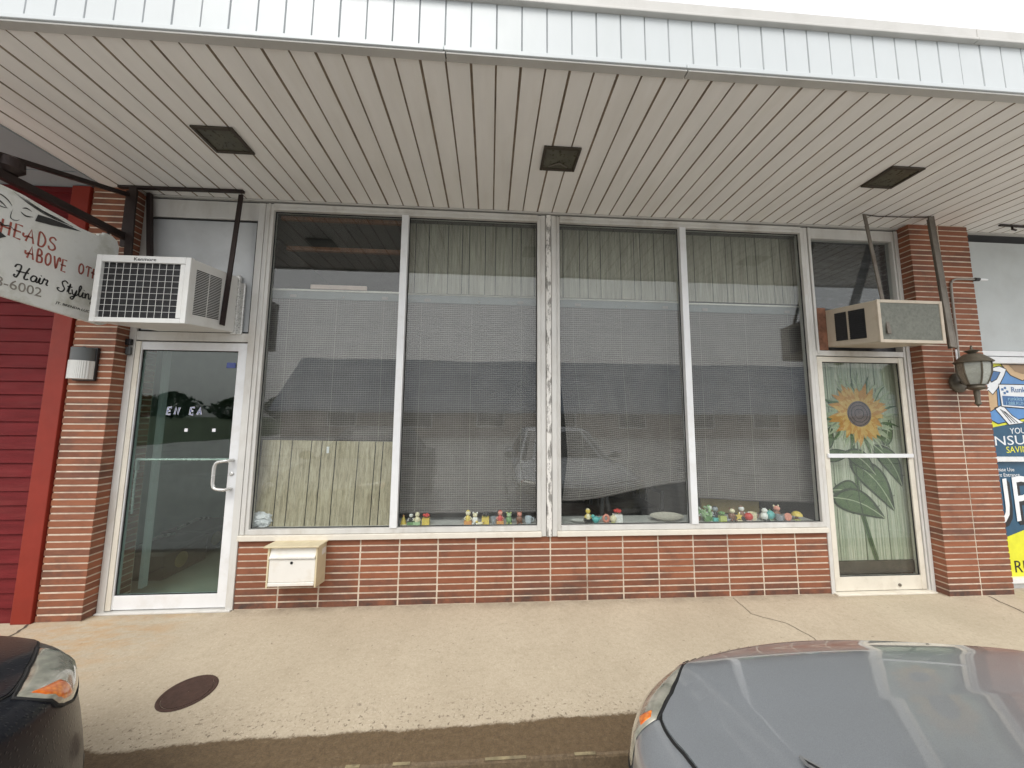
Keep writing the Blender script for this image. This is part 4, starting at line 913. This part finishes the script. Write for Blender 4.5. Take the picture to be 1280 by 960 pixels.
CUR = {'H': (.95, [[(0, .75), (.1, 1), (.35, 1), (.3, .5), (.15, 0), (0, .05), (.05, .2)], [(.85, 1.02), (.7, .6), (.6, .1), (.7, 0), (.85, .1)], [(.1, .5), (.5, .52), (.85, .58)]]),
 'a': (.5, [[(.42, .45), (.2, .5), (.05, .25), (.12, .02), (.3, .08), (.42, .42), (.38, .08), (.5, .02)]]), 'i': (.26, [[(0, .05), (.12, .5), (.08, .1), (.15, 0), (.26, .08)], [(.14, .68), (.18, .72)]]),
 'r': (.4, [[(0, .05), (.12, .55), (.15, .45), (.35, .48), (.28, .1), (.4, .05)]]), 'S': (.7, [[(.7, .85), (.5, 1.02), (.3, .85), (.35, .6), (.5, .3), (.35, 0), (.1, .02), (0, .2), (.15, .25)]]),
 't': (.34, [[(.0, .1), (.2, .9), (.12, .2), (.2, 0), (.34, .1)], [(-.02, .6), (.34, .64)]]), 'y': (.46, [[(0, .45), (.08, .1), (.2, .02), (.36, .48), (.28, 0), (.1, -.42), (-.05, -.3), (.2, -.1), (.46, .1)]]),
 'l': (.28, [[(0, .1), (.2, .8), (.16, 1.02), (.06, .8), (.08, .15), (.16, 0), (.28, .1)]]), 'n': (.46, [[(0, .48), (.06, 0), (.1, .35), (.25, .5), (.3, .3), (.32, .02), (.46, .1)]]), 'g': (.46, [[(.38, .48), (.15, .5), (.05, .2), (.2, .05), (.38, .45), (.3, -.3), (.1, -.42), (.05, -.25), (.46, .1)]])}
def cursive(s, y, z, h, mi, lw):
    for ch in s:
        w_, pls = CUR[ch]
        for pl in pls: ribbon(mb, smooth_line([(y+p[0]*h, z+p[1]*h) for p in pl], 5), lw, SF, .0002, mi)
        y += w_*h
mb.build('lettering', [M['sign_red'], M['sign_black'], M['sign_grey']], sg); mb = MB()
cursive('Hair', -.722, 2.352, .078, 1, .0085); cursive('Styling', -.508, 2.345, .078, 1, .0085)
mb.build('lettering', [M['sign_red'], M['sign_black'], M['sign_grey']], sg); mb = MB()
put_text(mb, '8-6002', .085, (SX+.0016, -.800, 2.268), (0, 1, 0), (0, 0, 1), 2, width=.215)
mb.build('lettering', [M['sign_red'], M['sign_black'], M['sign_grey']], sg); mb = MB()
put_text(mb, 'JT. BRENDA LUCKENB', .024, (SX+.0016, -.505, 2.252), (0, 1, -.02), (0, 0, 1), 1, .15, width=.265)
mb.build('lettering', [M['sign_red'], M['sign_black'], M['sign_grey']], sg)
mb = MB()
def fline(pts, w): ribbon(mb, smooth_line(pts, 6), w, SF, .0003, 0, True)
fline([(-.86, 2.795), (-.83, 2.815), (-.795, 2.80), (-.775, 2.775)], .008); fline([(-.86, 2.762), (-.83, 2.775), (-.795, 2.752)], .009); fline([(-.85, 2.752), (-.82, 2.745), (-.79, 2.752)], .006)
fline([(-.73, 2.79), (-.71, 2.802), (-.685, 2.795)], .008); fline([(-.735, 2.765), (-.71, 2.752), (-.675, 2.765)], .009); fline([(-.77, 2.76), (-.775, 2.71), (-.765, 2.695), (-.745, 2.70), (-.735, 2.712)], .005)
fline([(-.86, 2.635), (-.82, 2.65), (-.795, 2.64), (-.77, 2.648), (-.745, 2.63)], .008)
for k in range(4): fline([(-.78+.02*k, 2.868-.004*k), (-.70+.02*k, 2.835), (-.60+.02*k, 2.815+.004*k), (-.47, 2.822-.002*k)], .005)
mb.prism([(-.665, 2.745), (-.655, 2.795), (-.60, 2.806), (-.52, 2.812), (-.42, 2.812), (-.50, 2.79), (-.58, 2.765)], lambda u, v, dd: SF(u, v, dd), 0, .0012)
mb.prism([(-.90, 2.55), (-.82, 2.60), (-.78, 2.575), (-.83, 2.53), (-.90, 2.50)], lambda u, v, dd: SF(u, v, dd), 0, .0012)
mb.build('painted_face', M['sign_black'], sg)
mb = MB(); mb.bar((-2.96, -.10, 2.935), (-2.96, -1.45, 2.945), .04, .05); mb.bar((-2.96, -.102, 3.30), (-2.96, -1.1, 2.97), .03, .03); mb.box(-3.0, -2.92, -.118, -.1035, 2.86, 3.34); mb.build('bracket_arm', M['iron_dark'], sg)
for y in (-.24, -.9):
    MB().tube([(-2.96, y, 2.915), (-2.962, y, 2.86)], .008, 6).build('hanger', M['iron_dark'], sg)
mb = MB(); mb.lathe([(.035, 2.97), (.06, 3.0), (.055, 3.06), (.02, 3.08)], (-2.96, -.80, 0), 12); mb.build('lamp_fitting', M['iron_dark'], sg, smooth=True)

# ------------------------------------------------------------------ neighbours
rb = thing('red_building', 'neighbouring shop front clad in dark red lap siding with a red corner board', 'building', (-4.5, -.1, 0))
mb = MB(); z = 0
while z < 3.36:
    z1 = min(z+.1035, 3.366)
    mb.add([(-9, -.094, z), (-3.41, -.094, z), (-3.41, -.080, z1), (-9, -.080, z1), (-9, .02, z), (-3.41, .02, z), (-3.41, .02, z1), (-9, .02, z1)], [(0, 1, 2, 3), (0, 4, 5, 1), (3, 2, 6, 7), (1, 5, 6, 2), (4, 7, 6, 5)]); z = z1
mb.build('siding', M['siding'], rb)
MB().box(-3.412, -3.276, -.118, .0, 0, 3.36).build('corner_trim', M['red_trim'], rb, bevel=.004)
nb = thing('neighbour_shopfront', 'neighbouring shop window wall right of the brick pillar with a grey panel over it', 'shop', (6, .05, 0))
MB().box(4.578, 8.5, .03, .08, 2.19, 3.30).build('grey_panel', pbr('pale_grey_panel', (.52, .55, .55), .6, 0, .07, 2, .04, 60, dirt=(.4, .41, .4), dscale=3, damt=.4), nb)
mb = MB(); mb.box(4.578, 8.5, .0, .08, 2.062, 2.125); mb.box(4.578, 8.5, .012, .08, 2.135, 2.185); mb.box(4.578, 8.5, .0, .08, 1.128, 1.172); mb.box(4.578, 8.5, .0, .08, .045, .088); mb.box(4.5785, 4.60, .0, .08, .088, 1.128); mb.box(4.5785, 4.60, .0, .08, 1.172, 2.062)
mb.build('window_frame', M['alum_white'], nb, bevel=.003)
MB().box(4.578, 8.5, .012, .08, .0, .0445).build('base_rail', M['galv'], nb)
MB().box(4.578, 8.5, .06, .09, .04, 2.19).build('backing', M['interior_dark'], nb)
# posters
PK = ['p_yellow', 'p_navy', 'p_blue', 'p_white', 'p_skin', 'p_black', 'p_lblue', 'p_yelltext', 'p_shade', 'p_dblue', 'p_teal']
ix = {k: i for i, k in enumerate(PK)}
PW = lambda u, v, dd: (u, .0405-dd, v)
def pp(mb, poly, d, c, outline=True):
    n = len(poly); ar = sum(poly[i][0]*poly[(i+1) % n][1]-poly[(i+1) % n][0]*poly[i][1] for i in range(n))
    if ar < 0: poly = poly[::-1]
    mb.add([PW(u, v, d) for u, v in poly], [tuple(range(n))], ix[c])
    if outline: ribbon(mb, poly+[poly[0]], .009, PW, d+.0005, ix['p_black'])
pu = thing('insurance_poster', 'comic-style insurance poster of a figure opening a blue shirt, upper window pane', 'poster', (5.2, .04, 1.2), 'posters in the neighbouring window')
mb = MB(); mb.box(4.601, 5.75, .041, .052, 1.173, 2.061, ix['p_yellow'])
pp(mb, [(4.601, 1.173), (5.75, 1.173), (5.75, 1.60), (5.10, 1.50), (4.85, 1.455), (4.601, 1.41)], .001, 'p_navy', False)
pp(mb, [(4.70, 1.56), (4.82, 1.80), (4.90, 1.98), (5.10, 2.02), (5.4, 2.02), (5.6, 1.95), (5.70, 1.60), (5.3, 1.56), (4.96, 1.50), (4.86, 1.48)], .002, 'p_blue')
pp(mb, [(4.97, 2.06), (5.06, 1.95), (5.18, 1.90), (5.30, 1.95), (5.42, 2.06)], .003, 'p_skin')
pp(mb, [(5.05, 2.055), (5.11, 1.99), (5.19, 1.965), (5.28, 1.99), (5.34, 2.055)], .0045, 'p_shade', False)
pp(mb, [(4.73, 1.80), (4.72, 1.66), (4.80, 1.60), (4.88, 1.64), (4.89, 1.80), (4.82, 1.86)], .003, 'p_skin')
pp(mb, [(4.72, 1.95), (4.70, 1.86), (4.74, 1.78), (4.80, 1.80), (4.84, 1.76), (4.90, 1.82), (4.99, 1.95), (5.02, 2.01), (4.95, 2.04), (4.86, 2.02), (4.80, 1.97)], .004, 'p_white')
pp(mb, [(4.82, 1.93), (4.88, 1.99), (4.95, 1.98), (4.90, 1.91), (4.84, 1.88)], .0052, 'p_dblue')
pp(mb, [(4.84, 1.63), (4.97, 1.47), (5.13, 1.49), (5.02, 1.56), (4.93, 1.66)], .003, 'p_white')
for k in range(3): ribbon(mb, [(4.90+.02*k, 1.62-.01*k), (5.00+.035*k, 1.49)], .007, PW, .0042, ix['p_black'])
pp(mb, [(4.915, 1.645), (5.6, 1.60), (5.6, 1.86), (4.915, 1.862)], .005, 'p_white')
pp(mb, [(4.935, 1.66), (5.58, 1.62), (5.58, 1.73), (4.935, 1.75)], .006, 'p_dblue', False)
for k, (a, b) in enumerate(((4.935, 1.80), (4.965, 1.815), (4.985, 1.78), (4.955, 1.765))): mb.box(a, a+.022, .0335, .0345, b, b+.022, ix['p_dblue'])
put_text(mb, 'Runkles', .075, (5.035, .0335, 1.785), mi=ix['p_dblue'], extrude=.0004)
put_text(mb, 'runkles.com', .052, (4.985, .0325, 1.705), mi=ix['p_lblue'], extrude=.0004); put_text(mb, '1.888.RUN', .046, (4.955, .0325, 1.662), mi=ix['p_lblue'], extrude=.0004)
put_text(mb, 'YOUR', .080, (4.972, .0385, 1.385), (1, 0, .045), mi=ix['p_white'], extrude=.0006, space=1.0)
put_text(mb, 'INSURANCE', .125, (4.745, .0385, 1.272), (1, 0, .045), mi=ix['p_white'], extrude=.0006, width=.93)
put_text(mb, 'SAVINGS', .085, (4.905, .0385, 1.205), (1, 0, .045), mi=ix['p_yelltext'], extrude=.0006)
mb.build('artwork', [M[k] for k in PK], pu)
pl_ = thing('insurance_poster', 'navy and yellow poster with huge white comic lettering, lower window pane', 'poster', (5.2, .04, .1), 'posters in the neighbouring window')
mb = MB(); mb.box(4.601, 5.75, .041, .052, .0885, 1.1275, ix['p_navy'])
pp(mb, [(4.601, .0885), (5.75, .0885), (5.75, .62), (5.05, .52), (4.80, .44), (4.601, .36)], .001, 'p_yellow', False)
put_text(mb, '*Please Use', .048, (4.735, .0385, 1.035), mi=ix['p_white'], extrude=.0004); put_text(mb, 'Front Entrance', .048, (4.72, .0385, .985), mi=ix['p_white'], extrude=.0004)
vs, fs = text_mesh('SUPER', .62, .0006); wd = max(v[0] for v in vs)
for dx, dz, dd, c in ((.030, -.035, .0385, 'p_black'), (.018, -.02, .0378, 'p_black'), (0, 0, .0365, 'p_white')):
    mb.add([(4.38+dx+v[0]*1.35/wd*.9, dd-v[2], .50+dz+v[1]*.95+v[0]*.10) for v in vs if True], fs, ix[c])
put_text(mb, 'RUNKLES', .150, (4.825, .0385, .125), mi=ix['p_black'], extrude=.0006)
mb.build('artwork', [M[k] for k in PK], pl_)

# ------------------------------------------------------------------ access cover in the pavement
cv = thing('access_cover', 'round rusty iron cover set flush in the concrete sidewalk', 'cover', (-1.62, -.822, 0))
MB().lathe([(.108, .001), (.120, .005), (.126, .004), (.128, .001)], (-1.62, -.822, 0), 40, cap=False).build('rim', M['iron'], cv, smooth=True)
MB().lathe([(.001, .004), (.106, .004), (.107, .001)], (-1.62, -.822, 0), 40, cap=False).build('lid', M['iron'], cv)

# ------------------------------------------------------------------ parked cars
def car_surf(S, a, h):
    """point on a car shell. a: -1..1 nose arc, 1..2 side, 2..3 tail; h>0 inset over the top, h<0 down the side"""
    hw, B, L, BR, n = S['hw'], S['B'], S['L'], S['BR'], S['n']
    s = 1 if a >= 0 else -1; A = abs(a)
    if A <= 1:
        ph = A*math.pi/2; sx, cx = math.sin(ph), max(0, math.cos(ph)); x = hw*sx**(2/n); y = -B*(1-cx**(2/n)); nx, ny = sx*B, cx*hw; ck = cx
    elif A <= 2: x = hw; y = -B-(A-1)*(L-B-BR); nx, ny = 1, 0; ck = 0
    else:
        ph = (A-2)*math.pi/2; sx, cx = max(0, math.cos(ph)), max(0, math.sin(ph)); x = hw*sx**(2/n); y = -L+BR*(1-cx**(2/n)) if False else -(L-BR)-BR*(1-max(0, math.cos(math.asin(min(1, cx))))**(2/n)); nx, ny = sx*BR, -cx*hw; ck = -cx
    m = math.hypot(nx, ny); nx /= m; ny /= m
    def ez(y):
        P = S['edge']
        for (y0, z0), (y1, z1) in zip(P, P[1:]):
            if y >= y1: t = min(max((y-y0)/(y1-y0), 0), 1); return z0+(z1-z0)*t
        return P[-1][1]
    if h < 0:
        z0 = ez(y); q = -h/S['depth']; z = z0+h*(z0-S['zb'])/S['depth']
        o = S['bulge']*math.sin(math.pi*min(q/.8, 1)*.5) if q < .8 else S['bulge']*(1-((q-.8)/.2)**2*1.4)
        return Vector((s*(x+nx*o), y+ny*o, z))
    t = h/hw; xx = x*(1-t); yy = y-h*ck*S['kk']; r = min(h/S['rr'], 1)
    z = ez(yy)+S['roll']*(1-(1-r)**2)**.5+S['crown']*math.sin(math.pi/2*min(t, 1))
    b0, b1, bh = S['hb']; e = min(max((b1-xx)/(b1-b0), 0), 1); e = e*e*(3-2*e); f = min(max((-yy-.05)/.25, 0), 1); f = f*f*(3-2*f)
    return Vector((s*xx, yy, z+bh*e*f))
def car_pt(S, a, h, off=0):
    p = car_surf(S, a, h)
    if off:
        da = car_surf(S, a+.004, h)-car_surf(S, a-.004, h); dh = car_surf(S, a, h+.004)-car_surf(S, a, h-.004)
        n = dh.cross(da)
        if n.length < 1e-12: n = Vector((0, 0, 1))
        n.normalize()
        c = Vector((0, -S['L']*.4, .3))
        if n.dot(p-c) < 0: n = -n
        p = p+n*off
    return p
def lerp_line(pts, t):
    t *= len(pts)-1; i = min(int(t), len(pts)-2); f = t-i
    return tuple(a+(b-a)*f for a, b in zip(pts[i], pts[i+1]))
def pw(tab, x):
    for (x0, y0), (x1, y1) in zip(tab, tab[1:]):
        if x <= x1: return y0+(y1-y0)*max(0, (x-x0)/(x1-x0))
    return tab[-1][1]
def make_car(name, label, loc, S, paint, hoodtab, lamp, amber, crease, grille, vents):
    t = thing(name, label, 'car', loc, None)
    V = Vector(loc); F = lambda a, h, off=0: tuple(car_pt(S, a, h, off)+V)
    hw = S['hw']
    hs_ = [-.6, -.56, -.5, -.42, -.34, -.26, -.18, -.12, -.07, -.03, -.01, 0, .004, .012, .025, .045, .07, .1, .13, .18, .25, .33, .42, .52, .64, .78, hw]
    aa = [-3+6*i/180 for i in range(181)]
    mb = MB(); nv = len(hs_); vs = [F(a, h) for h in hs_ for a in aa]; na = len(aa)
    mb.add(vs, [(j*na+i, j*na+i+1, (j+1)*na+i+1, (j+1)*na+i) for j in range(nv-1) for i in range(na-1)])
    mb.build('body', paint, t, smooth=True, angle=60, fix=True)
    # bonnet panel, sitting a few millimetres proud so its shut line reads
    NA, NH = 110, 30; a1 = hoodtab[-1][0]; mb = MB(); rows = []
    for j in range(-1, NH+1):
        row = []
        for i in range(NA+1):
            a = -a1+2*a1*i/NA; h0 = pw(hoodtab, abs(a)); f = max(0, j)/NH; f = f**1.5
            row.append(F(a, h0+(hw*.9999-h0)*f, .0045 if j >= 0 else -.004))
        rows += row
    n = NA+1; mb.add(rows, [(j*n+i, j*n+i+1, (j+1)*n+i+1, (j+1)*n+i) for j in range(NH+1) for i in range(NA)])
    hood = mb.build('bonnet', paint, t, smooth=True, angle=35, fix=True)
    mb = MB()
    for sgn in (-1, 1):
        mb.tube([F(sgn*a, pw(hoodtab, a)-.006, .0005) for a in [.02+(a1-.02)*i/70 for i in range(71)]], .0042, 6)
    mb.build('shut_line', M['seam'], t, smooth=True)
    def patch(name, top, bot, off, mat, parent, N=20, K=8, rim=True):
        rows = []
        for k in range(K+1):
            for i in range(N+1):
                p, q = lerp_line(top, i/N), lerp_line(bot, i/N); g = k/K; b = 1 if 0 < k < K and 0 < i < N else .2
                rows.append(F(p[0]+(q[0]-p[0])*g, p[1]+(q[1]-p[1])*g, off*b))
        mb = MB().add(rows, [(k*(N+1)+i, k*(N+1)+i+1, (k+1)*(N+1)+i+1, (k+1)*(N+1)+i) for k in range(K) for i in range(N)])
        o = mb.build(name, mat, parent, smooth=True, angle=80)
        if rim:
            loop = [lerp_line(top, i/N) for i in range(N+1)]+[lerp_line(bot, 1-i/N) for i in range(N+1)]
            MB().tube([F(a, h, .0015) for a, h in loop]+[F(*loop[0], .0015)], .0055, 6, cap=False).build('lamp_seal', M['seam'], o, smooth=True)
        return o
    for sgn in (-1, 1):
        mi = lambda P: [(sgn*a, h) for a, h in P]
        hl = patch('headlight', mi(lamp[0]), mi(lamp[1]), .007, M['lens'], t)
        patch('amber_reflector', mi(amber[0]), mi(amber[1]), .009, M['amber'], hl, 10, 6, False)
    if crease:
        for sgn in (-1, 1):
            pass
    # grille with upright fins under the bonnet edge
    mb = MB()
    patch('grille', [(-grille, -.03), (grille, -.03)], [(-grille, -.17), (grille, -.17)], .004, M['black'], t, 30, 6, False)
    for k in range(25):
        a = -grille+2*grille*(k+.5)/25; mb.tube([F(a, .020, .002), F(a, .006, .010), F(a, -.01, .014), F(a, -.10, .010), F(a, -.17, .006)], .0065, 6)
    mb.build('grille_fins', M['black'], t, smooth=True)
    patch('lower_intake', [(-.55, -.36), (.55, -.36)], [(-.5, -.50), (.5, -.50)], .004, M['black'], t, 30, 4, False)
    for v in vents:
        for sgn in (-1, 1):
            P = [(sgn*a, h) for a, h in v]
            mb = MB(); mb.add([F(a, h, .006) for a, h in P]+[F(a, h, .016) for a, h in P], [(0, 1, 2, 3)[::-1], (4, 5, 6, 7)]+[(i, (i+1) % 4, 4+(i+1) % 4, 4+i) for i in range(4)])
            vo = mb.build('bonnet_vent', M['black'], hood, bevel=.003)
            MB().tube([F(a, h, .014) for a, h in P+[P[0]]], .0035, 6, cap=False).build('vent_rim', M['rim'], vo, smooth=True)
    # glasshouse
    L = S['L']; zb = .90; zr = 1.40; NB = 40
    def ring(x, y0, y1, z0, z1, e):
        o = []
        for k in range(NB):
            th = 2*math.pi*k/NB; c, s = math.cos(th), math.sin(th)
            px = x*math.copysign(abs(c)**(2/e), c); py = (y0+y1)/2+(y0-y1)/2*math.copysign(abs(s)**(2/e), s)
            o.append(Vector((px, py, z0+(z1-z0)*(y0-py)/(y0-y1)))+V)
        return o
    r0 = ring(hw*.88, -1.18, -L+.55, zb-.01, zb+.02, 5); r1 = ring(hw*.66, -2.0, -L+1.25, zr-.02, zr-.02, 4); r2 = ring(hw*.60, -2.1, -L+1.4, zr+.03, zr+.03, 3.5)
    mb = MB(); mb.add(r0+r1, [(k, (k+1) % NB, NB+(k+1) % NB, NB+k) for k in range(NB)]); mb.build('windows', M['car_glass'], t, smooth=True, angle=40)
    mb = MB(); mb.add(r1+r2+[sum(r2, Vector())/NB+Vector((0, 0, .02))], [(k, (k+1) % NB, NB+(k+1) % NB, NB+k) for k in range(NB)]+[(NB+k, NB+(k+1) % NB, 2*NB) for k in range(NB)]); mb.build('car_roof', paint, t, smooth=True, angle=50)
    mb = MB()
    for k in (3, 7, 13, 17, 23, 27, 33, 37): mb.bar(r0[k], r1[k], .06, .015)
    mb.build('window_pillar', paint, t)
    for sgn in (-1, 1):
        mo = MB().ell((V.x+sgn*(hw*.88+.14), V.y-1.62, V.z+1.0), .11, .06, .075, 14, 10).build('wing_mirror', paint, t, smooth=True)
        MB().tube([(V.x+sgn*hw*.86, V.y-1.6, V.z+.95), (V.x+sgn*(hw*.88+.1), V.y-1.61, V.z+.97)], .02, 6).build('mirror_arm', M['black'], mo)
        for yy in (-.92, -L+.98):
            x_ = V.x+sgn*(hw-.09)
            wh = MB().lathe([(.20, -.10), (.31, -.10), (.325, -.07), (.325, .09), (.31, .12), (.21, .125)], (x_, V.y+yy, V.z+.325), 32, 'x', cap=False); wo = wh.build('wheel', M['tyre'], t, smooth=True)
            mb = MB(); xx = sgn*.13
            mb.lathe([(.22, xx-.02*sgn), (.21, xx), (.20, xx-.05*sgn), (.01, xx-.05*sgn)], (x_, V.y+yy, V.z+.325), 28, 'x', cap=False)
            for q in range(7):
                an = q*2*math.pi/7; mb.bar((x_+xx-.012*sgn, V.y+yy, V.z+.325), (x_+xx-.012*sgn, V.y+yy+.2*math.cos(an), V.z+.325+.2*math.sin(an)), .045, .02, up=(1, 0, 0))
            mb.build('rim', M['rim'], wo)
            MB().lathe([(.37, .0), (.335, .004)], (V.x+sgn*(hw+S['bulge']*.9), V.y+yy, V.z+.34), 24, 'x', cap=False).build('wheel_arch', M['black'], t)
    return t
CAR_R = dict(hw=.928, B=.538, L=4.6, BR=.5, n=2.05, edge=[(0, .656), (-.5, .707), (-1.2, .827), (-3.6, .867), (-4.6, .827)], zb=.2, depth=.6, bulge=.052, kk=.5, rr=.13, roll=.0595, crown=.05, hb=(.63, .695, .036))
CAR_L = dict(hw=.845, B=.685, L=4.5, BR=.5, n=2.17, edge=[(0, .675), (-.5, .726), (-1.2, .846), (-3.6, .886), (-4.5, .846)], zb=.2, depth=.6, bulge=.05, kk=.55, rr=.13, roll=.0547, crown=.05, hb=(.5, .62, .015))
make_car('parked_car', 'grey metallic car parked nose-in at the kerb, its bonnet filling the lower right corner', (1.329, -1.495, -.12), CAR_R, M['paint_grey'],
         [(0, .155), (.40, .150), (.56, .105), (.716, .113), (.80, .095), (.837, .083), (.90, .09), (1.013, .107), (1.2, .11)],
         ([(.56, .096), (.716, .104), (.80, .087), (.837, .075)], [(.48, -.06), (.62, -.10), (.76, -.09), (.885, -.06)]),
         ([(.800, .062), (.832, .057)], [(.795, .012), (.850, .020)]), True, .44, [[(1.034, .306), (1.040, .302), (1.048, .314), (1.046, .326)]])
make_car('parked_car', 'black car at the kerb with an orange-reflector headlight in the lower left corner', (-2.125, -1.313, -.12), CAR_L, M['paint_black'],
         [(0, .05), (.30, .07), (.435, .119), (.52, .130), (.605, .133), (.70, .116), (.76, .104), (.80, .115), (1.0, .13), (1.2, .13)],
         ([(.435, .109), (.52, .119), (.605, .122), (.70, .105), (.775, .082)], [(.47, .0), (.52, -.04), (.58, -.056), (.635, -.056), (.70, -.025), (.757, .02)]),
         ([(.662, .034), (.70, .046), (.762, .066)], [(.632, -.034), (.665, -.026), (.70, -.012), (.752, .030)]), False, .2, [])

# ------------------------------------------------------------------ across the parking lot (seen only mirrored in the glass)
lb = thing('long_building', 'long low brown building with a blue-grey metal roof across the parking lot', 'building', (10, -27, -.12))
bx0, bx1 = -17.5, 60
MB().box(bx0+.4, bx1-.4, -37, -26.5, -.12, 2.2).build('wall', pbr('brown_block_wall', (.36, .29, .25), .85, 0, .15, 1), lb)
mb = MB(); mb.prism([(-25.6, 1.9), (-25.6, 2.1), (-29.5, 6.9), (-34, 6.9), (-38, 2.1), (-38, 1.9)], lambda y, z, dd: (dd, y, z), bx0, bx1); mb.build('roof', pbr('blue_grey_metal_roof', (.27, .32, .40), .5, .0, .08, .6), lb)
for k in range(9):
    x = bx0+4+k*6.2; wn = MB().box(x, x+2.4, -26.52, -26.44, .7, 2.1).build('window', M['alum_white'], lb); MB().box(x+.1, x+2.3, -26.438, -26.43, .8, 2.0).build('pane', M['car_glass'], wn)
trunk_m = pbr('bark', (.075, .055, .04), .9, 0, .3, 8); leaf_m = []
for c in ((.045, .085, .03), (.06, .10, .035), (.038, .072, .03)):
    leaf_m.append(pbr('foliage', c, .7, 0, .35, 2))
for k in range(20):
    r = random.Random(100+k); x = -330+k*15+r.uniform(-4, 4); y = -135-r.uniform(0, 25); hgt = r.uniform(8, 12)
    t = thing('tree', 'leafy tree in the row beyond the parking lot', 'tree', (x, y, -.12), 'trees beyond the parking lot')
    mb = MB(); mb.tube([(x, y, -.12), (x+.1, y, hgt*.35), (x, y+.2, hgt*.75)], [.32, .22, .06], 7)
    for q in range(5): an = r.uniform(0, 6.28); mb.tube([(x, y, hgt*.3+q*.5), (x+1.8*math.cos(an), y+1.8*math.sin(an), hgt*.55+q*.5)], [.1, .03], 5)
    mb.build('trunk', trunk_m, t)
    mb = MB()
    for q in range(1100):
        an = r.uniform(0, 6.28); v = r.random(); rr = (.35+.65*r.random()**.5)*hgt*.85*(math.sin(math.pi*(v*.85+.12)))*(1+.25*math.sin(3*an+k)); z = hgt*(.06+.94*v)
        c = Vector((x+rr*math.cos(an), y+rr*math.sin(an), z)); d1 = Vector((r.gauss(0, 1), r.gauss(0, 1), r.gauss(0, .6))).normalized()*.6; d2 = Vector((r.gauss(0, 1), r.gauss(0, 1), r.gauss(0, .6))).normalized()*.6
        mb.add([c-d1, c+d2, c+d1, c-d2], [(0, 1, 2, 3)])
    mb.build('crown', leaf_m[k % 3], t)
up_ = thing('utility_pole', 'wooden utility pole with a crossarm behind the long building', 'pole', (-14.5, -42, -.12))
MB().tube([(-14.5, -42, -.12), (-14.5, -42, 9.0)], [.16, .10], 8).build('shaft', trunk_m, up_)
MB().box(-15.7, -13.3, -42.1, -41.95, 8.2, 8.38).build('crossarm', trunk_m, up_)


# ------------------------------------------------------------------ camera, light, render
cam = bpy.data.cameras.new('camera'); co_ = bpy.data.objects.new('camera', cam); COL.objects.link(co_)
fw = Vector((.06354005, .99301322, .09943541)); rt = Vector((.99788751, -.06456934, .00716426)); up = rt.cross(fw)
co_.matrix_world = Matrix(((rt.x, up.x, -fw.x, 0), (rt.y, up.y, -fw.y, -2.956), (rt.z, up.z, -fw.z, 1.5), (0, 0, 0, 1)))
cam.sensor_width = 36; cam.sensor_fit = 'HORIZONTAL'; cam.lens = 36*428.2182/1280; cam.clip_start = .02; cam.clip_end = 2000
scene.camera = co_
w = bpy.data.worlds.new('World'); scene.world = w; w.use_nodes = True; t = w.node_tree
bg = t.nodes['Background']; sky = t.nodes.new('ShaderNodeTexSky'); sky.sky_type = 'NISHITA'; sky.sun_disc = False
SE, SR = R(52), R(200)
sky.sun_elevation = SE; sky.sun_rotation = SR; sky.air_density = 1.4; sky.dust_density = 6; sky.ozone_density = .6
hs = t.nodes.new('ShaderNodeHueSaturation'); hs.inputs['Saturation'].default_value = .25; gm = t.nodes.new('ShaderNodeGamma'); gm.inputs['Gamma'].default_value = .3
t.links.new(sky.outputs[0], hs.inputs['Color']); hv = t.nodes.new('ShaderNodeHueSaturation'); hv.inputs['Value'].default_value = 2.4
t.links.new(hs.outputs[0], gm.inputs['Color']); t.links.new(gm.outputs[0], hv.inputs['Color']); t.links.new(hv.outputs[0], bg.inputs['Color']); bg.inputs['Strength'].default_value = .15
sl = bpy.data.lights.new('sun', 'SUN'); sl.energy = 0.5; sl.angle = R(30); sl.color = (1, .96, .90)
so = bpy.data.objects.new('sun', sl); COL.objects.link(so)
sd = Vector((math.sin(SR)*math.cos(SE), math.cos(SR)*math.cos(SE), math.sin(SE)))
so.rotation_euler = (-sd).to_track_quat('-Z', 'Y').to_euler()
so.location = sd*30
vs_ = scene.view_settings; vs_.view_transform = 'Standard'; vs_.look = 'None'; vs_.exposure = 1.57; vs_.gamma = 1; vs_.use_curve_mapping = False
cy = scene.cycles; cy.use_denoising = True; cy.max_bounces = 10; cy.diffuse_bounces = 5; cy.glossy_bounces = 4; cy.transparent_max_bounces = 12; cy.transmission_bounces = 4
cy.sample_clamp_indirect = 8; cy.caustics_reflective = False; cy.caustics_refractive = False
